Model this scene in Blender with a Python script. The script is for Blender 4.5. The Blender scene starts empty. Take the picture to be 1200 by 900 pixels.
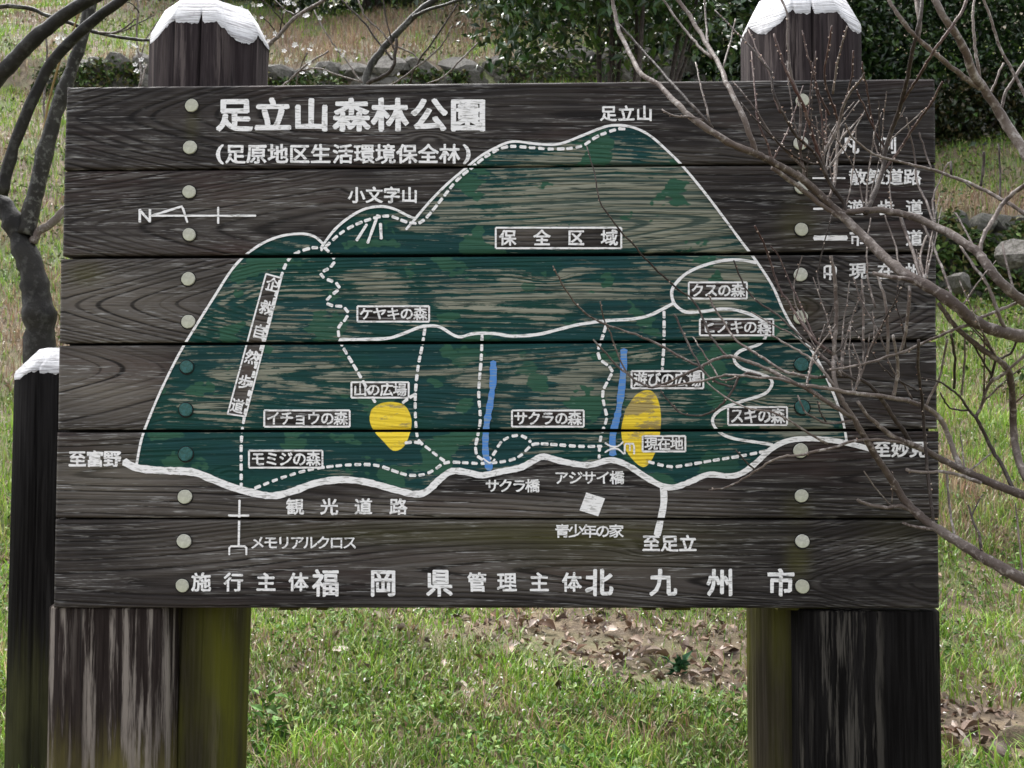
import bpy, math, random
import numpy as np
from mathutils import Vector, Matrix
R = math.radians
rng = np.random.default_rng(7); random.seed(7)
scn = bpy.context.scene; COL = scn.collection

# ---------------------------------------------------------------- camera
BZ = 0.55                                        # height of the board's lower edge above the ground
CAM = np.array([0.090, -2.2662, BZ + 0.4227]); YAW, PIT, ROL, F = -0.0219, 0.0365, 0.0003, 1167.0
fw = np.array([math.sin(YAW)*math.cos(PIT), math.cos(YAW)*math.cos(PIT), math.sin(PIT)])
rt = np.array([math.cos(YAW), -math.sin(YAW), 0.0]); up = np.cross(rt, fw)
rt, up = math.cos(ROL)*rt + math.sin(ROL)*up, -math.sin(ROL)*rt + math.cos(ROL)*up
cd = bpy.data.cameras.new('camera'); cam = bpy.data.objects.new('camera', cd); COL.objects.link(cam)
cam.matrix_world = Matrix([[rt[0], up[0], -fw[0], CAM[0]], [rt[1], up[1], -fw[1], CAM[1]], [rt[2], up[2], -fw[2], CAM[2]], [0, 0, 0, 1]])
cd.sensor_width = 36; cd.lens = 36*F/1200; cd.clip_start = 0.05; cd.clip_end = 400
cd.dof.use_dof = True; cd.dof.focus_distance = 2.3; cd.dof.aperture_fstop = 11
scn.camera = cam
# ---------------------------------------------------------------- sky, sun, exposure
SUN_EL, SUN_AZ = R(60), R(-28)                   # bright overcast: high, soft, from beyond the board
w = bpy.data.worlds.new('World'); scn.world = w; w.use_nodes = True
nt = w.node_tree; bg = nt.nodes['Background']
sky = nt.nodes.new('ShaderNodeTexSky'); sky.sky_type = 'NISHITA'; sky.sun_disc = False
sky.sun_elevation = SUN_EL; sky.sun_rotation = SUN_AZ; sky.dust_density = 4; sky.air_density = 1.0; sky.ozone_density = 1
hs = nt.nodes.new('ShaderNodeHueSaturation'); hs.inputs['Saturation'].default_value = 0.22
nt.links.new(sky.outputs[0], hs.inputs['Color']); nt.links.new(hs.outputs[0], bg.inputs['Color'])
bg.inputs['Strength'].default_value = 0.15
sl = bpy.data.lights.new('sun', 'SUN'); sl.energy = 1.15; sl.angle = R(25); sl.color = (1, .97, .93)
so = bpy.data.objects.new('sun', sl); COL.objects.link(so)
sd = Vector((math.sin(SUN_AZ)*math.cos(SUN_EL), math.cos(SUN_AZ)*math.cos(SUN_EL), math.sin(SUN_EL)))
so.rotation_euler = sd.to_track_quat('Z', 'Y').to_euler(); so.location = (0, -3, 8)
scn.view_settings.view_transform = 'Standard'; scn.view_settings.look = 'None'
scn.view_settings.exposure = 1.72; scn.view_settings.gamma = 1
scn.render.engine = 'CYCLES'; scn.cycles.use_denoising = True

# ---------------------------------------------------------------- helpers
def ray(px, py):
    d = fw + rt*((px-600)/F) + up*((450-py)/F); return d
def at(px, py, Y):
    "point where the sight line through a photo pixel meets the vertical plane at distance Y behind the board face"
    d = ray(px, py); t = (Y-CAM[1])/d[1]; return CAM + d*t
def topix(P):
    d = np.asarray(P)-CAM; wz = d@fw
    return 600+F*(d@rt)/wz, 450-F*(d@up)/wz
def vnoise(x, y, seed=0):
    x = np.asarray(x, float); y = np.asarray(y, float)
    xi = np.floor(x).astype(np.int64); yi = np.floor(y).astype(np.int64); fx = x-xi; fy = y-yi
    fx = fx*fx*(3-2*fx); fy = fy*fy*(3-2*fy)
    def h(a, b):
        n = (a*374761393 + b*668265263 + seed*974634777) & 0xffffffff
        n = ((n ^ (n >> 13))*1274126177) & 0xffffffff
        return ((n ^ (n >> 16)) & 0xffff)/65535.0
    return (h(xi, yi)*(1-fx)+h(xi+1, yi)*fx)*(1-fy) + (h(xi, yi+1)*(1-fx)+h(xi+1, yi+1)*fx)*fy
def fbm(x, y, seed=0, o=4):
    s = 0; a = .5
    for i in range(o): s = s+a*vnoise(x*2**i, y*2**i, seed+i); a *= .5
    return s
def mesh_np(name, V, Fc, attrs=None, smooth=False):
    V = np.asarray(V, np.float32); Fc = np.asarray(Fc, np.int32); k = Fc.shape[1]
    me = bpy.data.meshes.new(name); me.vertices.add(len(V)); me.vertices.foreach_set('co', V.ravel())
    me.loops.add(Fc.size); me.loops.foreach_set('vertex_index', Fc.ravel())
    me.polygons.add(len(Fc)); me.polygons.foreach_set('loop_start', np.arange(0, Fc.size, k, dtype=np.int32))
    me.polygons.foreach_set('use_smooth', np.full(len(Fc), smooth))
    for n, a in (attrs or {}).items():
        a = np.asarray(a, np.float32)
        if a.ndim == 1: me.attributes.new(n, 'FLOAT', 'POINT').data.foreach_set('value', a)
        else: me.attributes.new(n, 'FLOAT_COLOR', 'POINT').data.foreach_set('color', np.c_[a, np.ones(len(a))].astype(np.float32).ravel())
    me.update(calc_edges=True); return me
def link(name, me, mat=None, parent=None, kind=None, label=None, cat=None, group=None):
    o = bpy.data.objects.new(name, me); COL.objects.link(o)
    if mat and not me.materials: me.materials.append(mat)
    if parent: o.parent = parent; o.matrix_parent_inverse = Matrix.Translation(-parent.location)
    if kind: o['kind'] = kind
    if label: o['label'] = label
    if cat: o['category'] = cat
    if group: o['group'] = group
    return o
def thing(name, loc, label, cat, group=None):
    o = bpy.data.objects.new(name, None); COL.objects.link(o); o.location = loc; o.empty_display_size = .1
    o['label'] = label; o['category'] = cat
    if group: o['group'] = group
    return o
def smoothline(pts, n=4):
    P = [np.asarray(p, float) for p in pts]
    if len(P) < 3: return P
    P = [2*P[0]-P[1]]+P+[2*P[-1]-P[-2]]; out = []
    for i in range(1, len(P)-2):
        a, b, c, d = P[i-1:i+3]
        for k in range(n):
            t = k/n; out.append(.5*((2*b)+(c-a)*t+(2*a-5*b+4*c-d)*t*t+(3*b-a-3*c+d)*t**3))
    out.append(P[-2]); return out
def tube(pts, rad, sides=7, seed=0, bump=.12):
    P = np.array(pts); n = len(P); T = np.gradient(P, axis=0); T /= np.linalg.norm(T, axis=1)[:, None]+1e-9
    ref = np.array([0.31, .9, .3]); A = np.cross(T, ref); A /= np.linalg.norm(A, axis=1)[:, None]+1e-9; B = np.cross(T, A)
    th = np.linspace(0, 2*math.pi, sides, endpoint=False); rad = np.broadcast_to(rad, (n,))
    g = np.random.default_rng(seed); k = 1+bump*(g.random((n, sides))-.5)*2; k *= (1+bump*1.2*(g.random(n)-.5))[:, None]
    V = P[:, None]+(A[:, None]*np.cos(th)[None, :, None]+B[:, None]*np.sin(th)[None, :, None])*(rad[:, None]*k)[..., None]
    V = V.reshape(-1, 3); V = np.r_[V, P[:1], P[-1:]]
    f = []
    for i in range(n-1):
        for j in range(sides):
            a = i*sides+j; b = i*sides+(j+1) % sides; f.append((a, b, b+sides, a+sides))
    c0 = n*sides
    for j in range(sides):
        f.append((c0, (j+1) % sides, j, c0)); q = (n-1)*sides; f.append((c0+1, q+j, q+(j+1) % sides, c0+1))
    return V, [tuple(dict.fromkeys(x)) for x in f]
def mesh_pd(name, V, Fc, smooth=True):
    me = bpy.data.meshes.new(name); me.from_pydata([tuple(map(float, v)) for v in V], [], Fc)
    if smooth: me.polygons.foreach_set('use_smooth', np.ones(len(me.polygons), bool))
    me.update(); return me

# ---------------------------------------------------------------- node material helper
class NM:
    def __init__(s, name):
        s.m = bpy.data.materials.new(name); s.m.use_nodes = True; s.t = s.m.node_tree; s.b = s.t.nodes['Principled BSDF']
    def n(s, typ, **kw):
        o = s.t.nodes.new(typ)
        for k, v in kw.items(): setattr(o, k, v)
        return o
    def L(s, a, b): s.t.links.new(a, b)
    def put(s, sock, v):
        if hasattr(v, 'is_linked') or isinstance(v, bpy.types.NodeSocket): s.L(v, sock)
        elif isinstance(v, (tuple, list)) and len(v) == 3 and sock.type == 'RGBA': sock.default_value = (*v, 1)
        else: sock.default_value = v
    def attr(s, name, out='Fac'): return s.n('ShaderNodeAttribute', attribute_name=name).outputs[out]
    def math(s, op, a, b=0.0, c=None, clamp=False):
        o = s.n('ShaderNodeMath', operation=op, use_clamp=clamp); s.put(o.inputs[0], a); s.put(o.inputs[1], b)
        if c is not None: s.put(o.inputs[2], c)
        return o.outputs[0]
    def step(s, v, lo, hi, a=0.0, b=1.0):
        o = s.n('ShaderNodeMapRange', interpolation_type='SMOOTHSTEP'); s.put(o.inputs['Value'], v)
        for k, x in (('From Min', lo), ('From Max', hi), ('To Min', a), ('To Max', b)): s.put(o.inputs[k], x)
        return o.outputs['Result']
    def mix(s, f, a, b):
        o = s.n('ShaderNodeMix', data_type='RGBA'); s.put(o.inputs['Factor'], f); s.put(o.inputs['A'], a) if 0 else None
        s.put(o.inputs[0], f); s.put(o.inputs[6], a); s.put(o.inputs[7], b); return o.outputs[2]
    def pos(s, scale=(1, 1, 1), src='Object', off=(0, 0, 0)):
        m = s.n('ShaderNodeMapping'); s.L(s.n('ShaderNodeTexCoord').outputs[src], m.inputs[0])
        m.inputs['Scale'].default_value = scale; m.inputs['Location'].default_value = off; return m.outputs[0]
    def noise(s, vec, scale=1.0, detail=3, rough=.55):
        o = s.n('ShaderNodeTexNoise'); s.L(vec, o.inputs['Vector']); o.inputs['Scale'].default_value = scale
        o.inputs['Detail'].default_value = detail; o.inputs['Roughness'].default_value = rough; return o.outputs['Fac']
    def ramp(s, v, stops):
        o = s.n('ShaderNodeValToRGB'); s.L(v, o.inputs[0]); e = o.color_ramp.elements
        while len(e) < len(stops): e.new(.5)
        for x, (p, c) in zip(e, stops): x.position = p; x.color = (*c, 1)
        return o.outputs[0]
    def out(s, color, rough=.8, height=None, bump=.3, dist=.002, spec=None):
        s.put(s.b.inputs['Base Color'], color); s.put(s.b.inputs['Roughness'], rough)
        if spec is not None: s.b.inputs['Specular IOR Level'].default_value = spec
        if height is not None:
            b = s.n('ShaderNodeBump'); b.inputs['Strength'].default_value = bump; b.inputs['Distance'].default_value = dist
            s.L(height, b.inputs['Height']); s.L(b.outputs[0], s.b.inputs['Normal'])
        return s.m

# ---------------------------------------------------------------- terrain
YL = [-8, -3, .4, 1.9, 4.5, 12.25, 12.4, 18, 60]; ZL = [-.35, -.08, 0, .17, 1.22, 5.85, 6.35, 9.7, 37]
YR = [-8, -3, .4, 1.9, 8.15, 8.3, 9.3, 14, 60]; ZR = [-.35, -.08, 0, .17, 2.24, 3.2, 3.6, 5.95, 31]
def ground(x, y, fine=True):
    x = np.asarray(x, float); y = np.asarray(y, float)
    wob = .25*np.sin(x*.7+1)+.12*np.sin(x*1.9)
    s = np.clip((x-1.9)/1.7, 0, 1); s = s*s*(3-2*s)
    near = np.clip((y-3)/4, 0, 1); yy = y+wob*near
    z = np.interp(yy, YL, ZL)*(1-s)+np.interp(yy, YR, ZR)*s
    if fine: z = z+(fbm(x*.9, y*.9, 3)-.5)*.16*np.clip((y-.2)/2, .15, 1)+(fbm(x*4, y*4, 9)-.5)*.05
    return z
def ground_at(px, py):
    d = ray(px, py); t = np.linspace(2.4, 40, 3000); P = CAM+d*t[:, None]
    below = P[:, 2] < ground(P[:, 0], P[:, 1]); i = np.argmax(below); return P[i]
xs = np.sign(np.linspace(-1, 1, 221))*np.abs(np.linspace(-1, 1, 221))**2.0*60; ys = -8+68*np.linspace(0, 1, 300)**1.8
X, Yg = np.meshgrid(xs, ys); Z = ground(X, Yg)
nx, ny = len(xs), len(ys); idx = np.arange(nx*ny).reshape(ny, nx)
V = np.stack([X, Yg, Z], -1).reshape(-1, 3)
Q = np.stack([idx[:-1, :-1], idx[:-1, 1:], idx[1:, 1:], idx[1:, :-1]], -1).reshape(-1, 4)
m = NM('soil'); p = m.pos(); n1 = m.noise(p, 1.1, 5); n2 = m.noise(p, 9, 5, .65); n3 = m.noise(p, 55, 4, .7)
c = m.mix(m.step(n2, .4, .62), (.085, .06, .038), (.18, .135, .085))
c = m.mix(m.step(n1, .44, .6), c, (.09, .105, .035)); c = m.mix(m.step(n3, .55, .75), c, (.3, .25, .19))
M_soil = m.out(c, .9, m.math('ADD', m.math('MULTIPLY', n2, .6), m.math('MULTIPLY', n3, .4)), .7, .03)
link('ground', mesh_np('ground', V, Q, smooth=True), M_soil, kind='structure')

# ---------------------------------------------------------------- the painted board
def wood_common(m):
    "shared weathered grain: returns ring wave (0..1), streak noise, height"
    ring = m.attr('ring'); pl = m.attr('plank_id')
    off = m.n('ShaderNodeCombineXYZ'); m.put(off.inputs[0], m.math('MULTIPLY', pl, 3.7)); m.put(off.inputs[2], m.math('MULTIPLY', pl, 1.3))
    tc = m.n('ShaderNodeTexCoord').outputs['Object']; ad = m.n('ShaderNodeVectorMath', operation='ADD'); m.L(tc, ad.inputs[0]); m.L(off.outputs[0], ad.inputs[1])
    def mp(sc):
        k = m.n('ShaderNodeMapping'); m.L(ad.outputs[0], k.inputs[0]); k.inputs['Scale'].default_value = sc; return k.outputs[0]
    wob = m.noise(mp((1.7, 1, 13)), 1, 2, .5)
    ph = m.math('ADD', ring, m.math('MULTIPLY', wob, 1.3))
    wave = m.math('SINE', m.math('MULTIPLY', ph, 6.2832)); wave = m.math('MULTIPLY_ADD', wave, .5, .5)
    n1d = m.n('ShaderNodeTexNoise', noise_dimensions='1D'); m.L(m.math('ADD', ph, m.math('MULTIPLY', pl, 31.7)), n1d.inputs['W']); n1d.inputs['Scale'].default_value = .83; n1d.inputs['Detail'].default_value = 1
    am = m.step(n1d.outputs['Fac'], .24, .58); wave = m.math('SUBTRACT', 1.0, m.math('MULTIPLY', m.math('SUBTRACT', 1.0, wave), am))
    streak = m.noise(mp((7, 1, 330)), 1, 3, .6)
    streak2 = m.noise(mp((2.2, 1, 90)), 1, 4, .6)
    big = m.noise(mp((3.0, 1, 7)), 1, 4, .6)
    fleck = m.noise(mp((17, 1, 400)), 1, 3, .6)
    h = m.math('ADD', m.math('MULTIPLY', wave, m.step(big, .3, .65, .35, .8)), m.math('MULTIPLY', streak, .9))
    return mp, wave, streak, streak2, big, fleck, h
m = NM('weathered_board'); mp, wave, streak, streak2, big, fleck, h = wood_common(m)
tone = m.mix(m.step(big, .36, .66), (.015, .0125, .0125), (.056, .048, .045))
brown = m.noise(mp((1.6, 1, 5)), 1.3, 3)
tone = m.mix(m.math('MULTIPLY', m.attr('lightening'), m.step(big, .2, .6, .5, 1)), tone, (.155, .137, .12))
tone = m.mix(m.step(brown, .5, .72, 0, .6), tone, (.058, .034, .031))
con = m.noise(mp((2.4, 1, 12)), 1.7, 3)
dark = m.math('MULTIPLY', m.step(wave, .0, .38, .9, 0), m.step(con, .32, .52, .4, 1))
wood = m.mix(dark, tone, (.007, .006, .006))
wood = m.mix(m.math('MULTIPLY', m.step(streak2, .42, .66, 0, .75), m.step(wave, .3, .9)), wood, (.115, .106, .1))
wood = m.mix(m.step(streak, .57, .72, 0, .75), wood, (.012, .011, .011))
wood = m.mix(m.math('MULTIPLY', m.step(fleck, .54, .64, 0, .95), m.math('MULTIPLY', m.step(streak2, .42, .58), m.step(con, .36, .56))), wood, (.34, .335, .33))  # light flecks: highlights on the grain ridges, painted into the wood colour
wood = m.mix(m.math('MULTIPLY', m.attr('darkening'), m.step(big, .2, .7, .95, .6)), wood, (.012, .010, .010))
wood = m.mix(m.math('MULTIPLY', m.attr('moss'), m.step(streak2, .3, .6, .35, .85)), wood, (.07, .066, .022))
# paint layers
edge = m.math('ADD', m.attr('green_area'), m.math('MULTIPLY', m.math('SUBTRACT', streak, .5), .002))
isg = m.step(edge, -.0006, .0006)
teal = m.mix(m.step(streak2, .35, .65), (.005, .034, .034), (.010, .054, .058))
teal = m.mix(m.step(big, .42, .6, 0, .6), teal, (.010, .055, .040))
bare = m.mix(m.step(big, .3, .7), (.165, .175, .14), (.27, .27, .21))
bare = m.mix(m.step(wave, .12, .42, .8, 0), bare, (.02, .05, .045))
bare = m.mix(m.step(streak, .52, .60, 0, .9), bare, (.016, .035, .032))
lines = m.noise(mp((1.6, 1, 210)), 1, 2, .5); bare = m.mix(m.step(lines, .54, .62, 0, .85), bare, (.018, .045, .042))
wn = m.noise(mp((11, 1, 26)), 1, 6, .65); wn2 = m.noise(mp((5, 1, 150)), 1, 3, .6)
wear = m.math('ADD', m.attr('wear'), m.math('ADD', m.math('MULTIPLY', m.math('SUBTRACT', wn, .5), 2.0), m.math('MULTIPLY', m.math('SUBTRACT', wn2, .5), 1.2)))
wear = m.math('ADD', wear, m.math('MULTIPLY', m.math('SUBTRACT', wave, .5), .4))
wear = m.math('ADD', wear, m.math('MULTIPLY', m.math('SUBTRACT', streak, .5), 1.3))
wearm = m.step(wear, .24, .38)
g = m.mix(wearm, teal, bare)
pn = m.noise(mp((6.5, 1, 10)), 1, 4, .55); patch = m.math('MULTIPLY', m.step(pn, .57, .585), m.step(m.attr('patches'), .3, .5))
pcol = m.mix(m.step(streak, .5, .7, 0, .5), (.030, .095, .060), (.014, .05, .040))
g = m.mix(patch, g, pcol)
g = m.mix(m.step(fleck, .66, .72, 0, .8), g, (.36, .4, .36))
yw = m.step(m.attr('yellow_area'), -.0008, .0008); yn = m.noise(mp((14, 1, 45)), 1, 5, .7)
ycol = m.mix(m.step(m.math('ADD', yn, m.math('MULTIPLY', m.attr('wear'), .12)), .52, .62, 0, .85), (.86, .63, .05), (.3, .24, .13))
ycol = m.mix(m.step(streak, .62, .7, 0, .9), ycol, (.1, .08, .04))
col = m.mix(isg, wood, g); col = m.mix(yw, col, ycol)
M_board = m.out(col, m.step(big, .3, .7, .6, .8), h, 1.0, .0028, spec=.15)

m = NM('white_paint'); p = m.pos((40, 1, 260)); a = m.noise(p, 1, 3, .6); b = m.noise(m.pos((60, 60, 90)), 1, 4)
c = m.mix(m.step(a, .50, .68, 0, .8), (.84, .83, .84), (.27, .26, .25)); c = m.mix(m.step(b, .58, .68, 0, .55), c, (.2, .19, .18))
M_white = m.out(c, .6, a, .5, .0015)
m = NM('faded_white_paint'); p = m.pos((40, 1, 260)); a = m.noise(p, 1, 3, .6)
c = m.mix(m.step(a, .5, .64, 0, .8), (.62, .61, .6), (.13, .125, .12)); M_fade = m.out(c, .65, a, .5, .0015)
m = NM('blue_paint'); a = m.noise(m.pos((18, 1, 300)), 1, 3, .6); c = m.mix(m.step(a, .48, .62, 0, .9), (.055, .22, .60), (.22, .30, .38)); M_blue = m.out(c, .6, a, .4, .001)
m = NM('cream_plug'); a = m.noise(m.pos((90, 1, 110)), 1, 4, .65); b = m.noise(m.pos((9, 1, 9)), 1, 2)
oi = m.n('ShaderNodeObjectInfo').outputs['Random']; c = m.mix(m.step(a, .42, .68), (.43, .43, .38), (.62, .62, .57)); c = m.mix(m.math('MULTIPLY', oi, .6), c, (.36, .36, .27)); c = m.mix(m.step(b, .45, .6, 0, .5), c, (.46, .48, .34)); M_plug = m.out(c, .6, a, .4, .002)
m = NM('teal_plug'); a = m.noise(m.pos((120, 1, 140)), 1, 4, .65); c = m.mix(m.step(a, .4, .65), (.008, .07, .06), (.02, .115, .12)); M_plugt = m.out(c, .5, a, .6, .003)

MTN = [(160, 546), (166, 515), (175, 490), (190, 455), (210, 415), (228, 385), (250, 350), (275, 312), (300, 290), (325, 278), (350, 274), (368, 277), (380, 287),
       (390, 272), (405, 258), (425, 246), (445, 242), (462, 245), (480, 254), (487, 256), (505, 235), (525, 215), (545, 198), (565, 182), (590, 169), (605, 166), (630, 169), (655, 169),
       (680, 160), (705, 150), (720, 147), (740, 149), (760, 158), (780, 175), (800, 195), (825, 225), (850, 258), (870, 285), (886, 306), (905, 335), (917, 362), (930, 385), (945, 402),
       (958, 422), (968, 442), (978, 465), (986, 488), (990, 505), (992, 519)]
ROAD = [(146, 541), (160, 548), (185, 551), (225, 553), (245, 560), (270, 570), (295, 577), (320, 581), (345, 575), (370, 566), (400, 562), (430, 565), (460, 573), (485, 579), (500, 576),
        (515, 562), (530, 552), (550, 554), (565, 557), (590, 552), (610, 548), (625, 540), (637, 535), (660, 541), (690, 545), (715, 539), (735, 545), (755, 558), (775, 569), (790, 571),
        (810, 564), (830, 556), (855, 558), (870, 554), (885, 543), (905, 525), (925, 516), (950, 514), (975, 516), (1000, 521), (1022, 527)]
BOXES = [(581, 267, 728, 291), (419, 359, 503, 377), (807, 331, 875, 350), (820, 374, 906, 393), (412, 448, 479, 466), (740, 435, 824, 455), (310, 481, 410, 500),
         (600, 481, 684, 500), (853, 477, 922, 498), (292, 528, 378, 548), (753, 511, 803, 529)]
SLANT = [(312, 321), (330, 326), (288, 488), (267, 485)]
YEL = [[(435, 480), (445, 473), (460, 471), (474, 475), (481, 487), (482, 500), (477, 517), (470, 526), (460, 528), (450, 518), (438, 505), (433, 492)],
       [(733, 480), (745, 463), (758, 457), (768, 462), (774, 480), (774, 505), (768, 530), (758, 546), (748, 545), (733, 527), (728, 505)]]
def uv(px, py):
    P = at(px, py, 0); return np.array([P[0], P[2]])
def sdf_poly(P, poly):
    "signed distance, positive inside"
    poly = np.array(poly); d = np.full(len(P), 1e9); ins = np.zeros(len(P), bool); n = len(poly)
    for i in range(n):
        a, b = poly[i], poly[(i+1) % n]; e = b-a; wv = P-a
        t = np.clip((wv@e)/(e@e+1e-12), 0, 1); d = np.minimum(d, np.linalg.norm(wv-t[:, None]*e, axis=1))
        c1 = (a[1] > P[:, 1]) != (b[1] > P[:, 1]); xi = (b[0]-a[0])*(P[:, 1]-a[1])/(b[1]-a[1]+1e-12)+a[0]; ins ^= c1 & (P[:, 0] < xi)
    return np.where(ins, d, -d)
land = [uv(*p) for p in smoothline(MTN, 3)]+[uv(*p) for p in smoothline([q for q in ROAD if 160 <= q[0] <= 992], 3)[::-1]]
boxes = [[uv(a, b), uv(c, b), uv(c, d), uv(a, d)] for a, b, c, d in BOXES]+[[uv(*p) for p in SLANT]]
yels = [[uv(*p) for p in smoothline(y+[y[0]], 3)] for y in YEL]
# blobs: px, py, rx, ry, amount
WEAR = [(735, 238, 160, 48, .75), (850, 330, 60, 40, .4), (640, 345, 150, 26, .5), (800, 270, 90, 50, .35), (440, 335, 50, 22, .38), (345, 375, 45, 30, .3), (370, 440, 60, 22, .3), (560, 440, 90, 14, .3), (690, 445, 60, 28, .34),
        (680, 470, 50, 10, .3), (260, 460, 60, 40, .24), (520, 245, 60, 25, .35), (660, 185, 90, 20, .28), (880, 400, 50, 30, .3), (900, 470, 40, 30, .25), (960, 480, 40, 40, .2), (290, 345, 30, 20, .2), (250, 500, 40, 12, .2), (752, 478, 22, 18, 1.), (930, 500, 60, 12, .25)]
NOWEAR = [(300, 530, 140, 30, .4), (560, 400, 120, 10, .3), (820, 545, 120, 20, .25), (540, 300, 200, 14, .3), (730, 300, 200, 8, .3), (550, 505, 70, 12, .2), (640, 320, 200, 12, .1), (600, 190, 60, 15, .12), (480, 410, 60, 15, .3)]
MOSS = [(560, 625, 260, 14, .6), (700, 640, 120, 30, .4), (935, 262, 22, 24, .55), (935, 362, 24, 16, .4), (935, 655, 14, 24, .9), (100, 320, 22, 16, .7), (1050, 620, 40, 20, .3), (225, 145, 8, 22, .5), (940, 200, 14, 30, .3), (935, 595, 16, 18, .5), (120, 545, 60, 30, .15)]
DARKEN = [(900, 150, 260, 60, .6), (1050, 130, 90, 70, .5), (150, 700, 200, 14, .9), (140, 655, 90, 30, .25), (1020, 690, 110, 22, .9), (980, 640, 110, 40, .4), (500, 110, 500, 14, .5), (900, 250, 90, 30, .5), (1000, 560, 90, 35, .45), (215, 175, 40, 30, .35), (150, 130, 80, 30, .3), (930, 590, 60, 40, .3), (600, 705, 500, 6, .4)]
LIGHTEN = [(130, 350, 110, 45, .8), (120, 450, 80, 50, .9), (130, 560, 100, 35, .8), (280, 240, 90, 25, .5), (400, 600, 300, 12, .6), (650, 600, 250, 20, .5), (300, 650, 200, 25, .35), (620, 665, 200, 30, .4), (1010, 370, 60, 30, .5), (820, 185, 90, 12, .45), (600, 275, 90, 14, .6), (300, 420, 40, 80, .6), (460, 455, 500, 8, .3)]
def blobs(P, L, s=1.0):
    o = np.zeros(len(P))
    for px, py, rx, ry, a in L:
        c = uv(px, py); o += a*np.exp(-(((P[:, 0]-c[0])/(rx*.00195*s))**2+((P[:, 1]-c[1])/(ry*.00195*s))**2)**1.3)
    return o
sign = thing('map_signboard', (0.02, .05, 0), 'large weathered plank signboard with a painted green mountain map and white Japanese lettering', 'signboard')
YB = [(102, 92), (199.5, 191), (301.5, 296), (403.5, 399), (505.5, 504), (608, 608.5), (712.5, 713)]
GP = [0, 1.0, 2.0, 1.6, 1.5, 1.2, 0]             # half gaps, pixels
XE = [(78, 74.5, 1096, 1097), (74.5, 72.5, 1096.5, 1098), (71, 69.5, 1097.5, 1097), (68.5, 67, 1098, 1099), (66.5, 64.5, 1100.5, 1101), (64, 62, 1100, 1101.5)]
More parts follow.
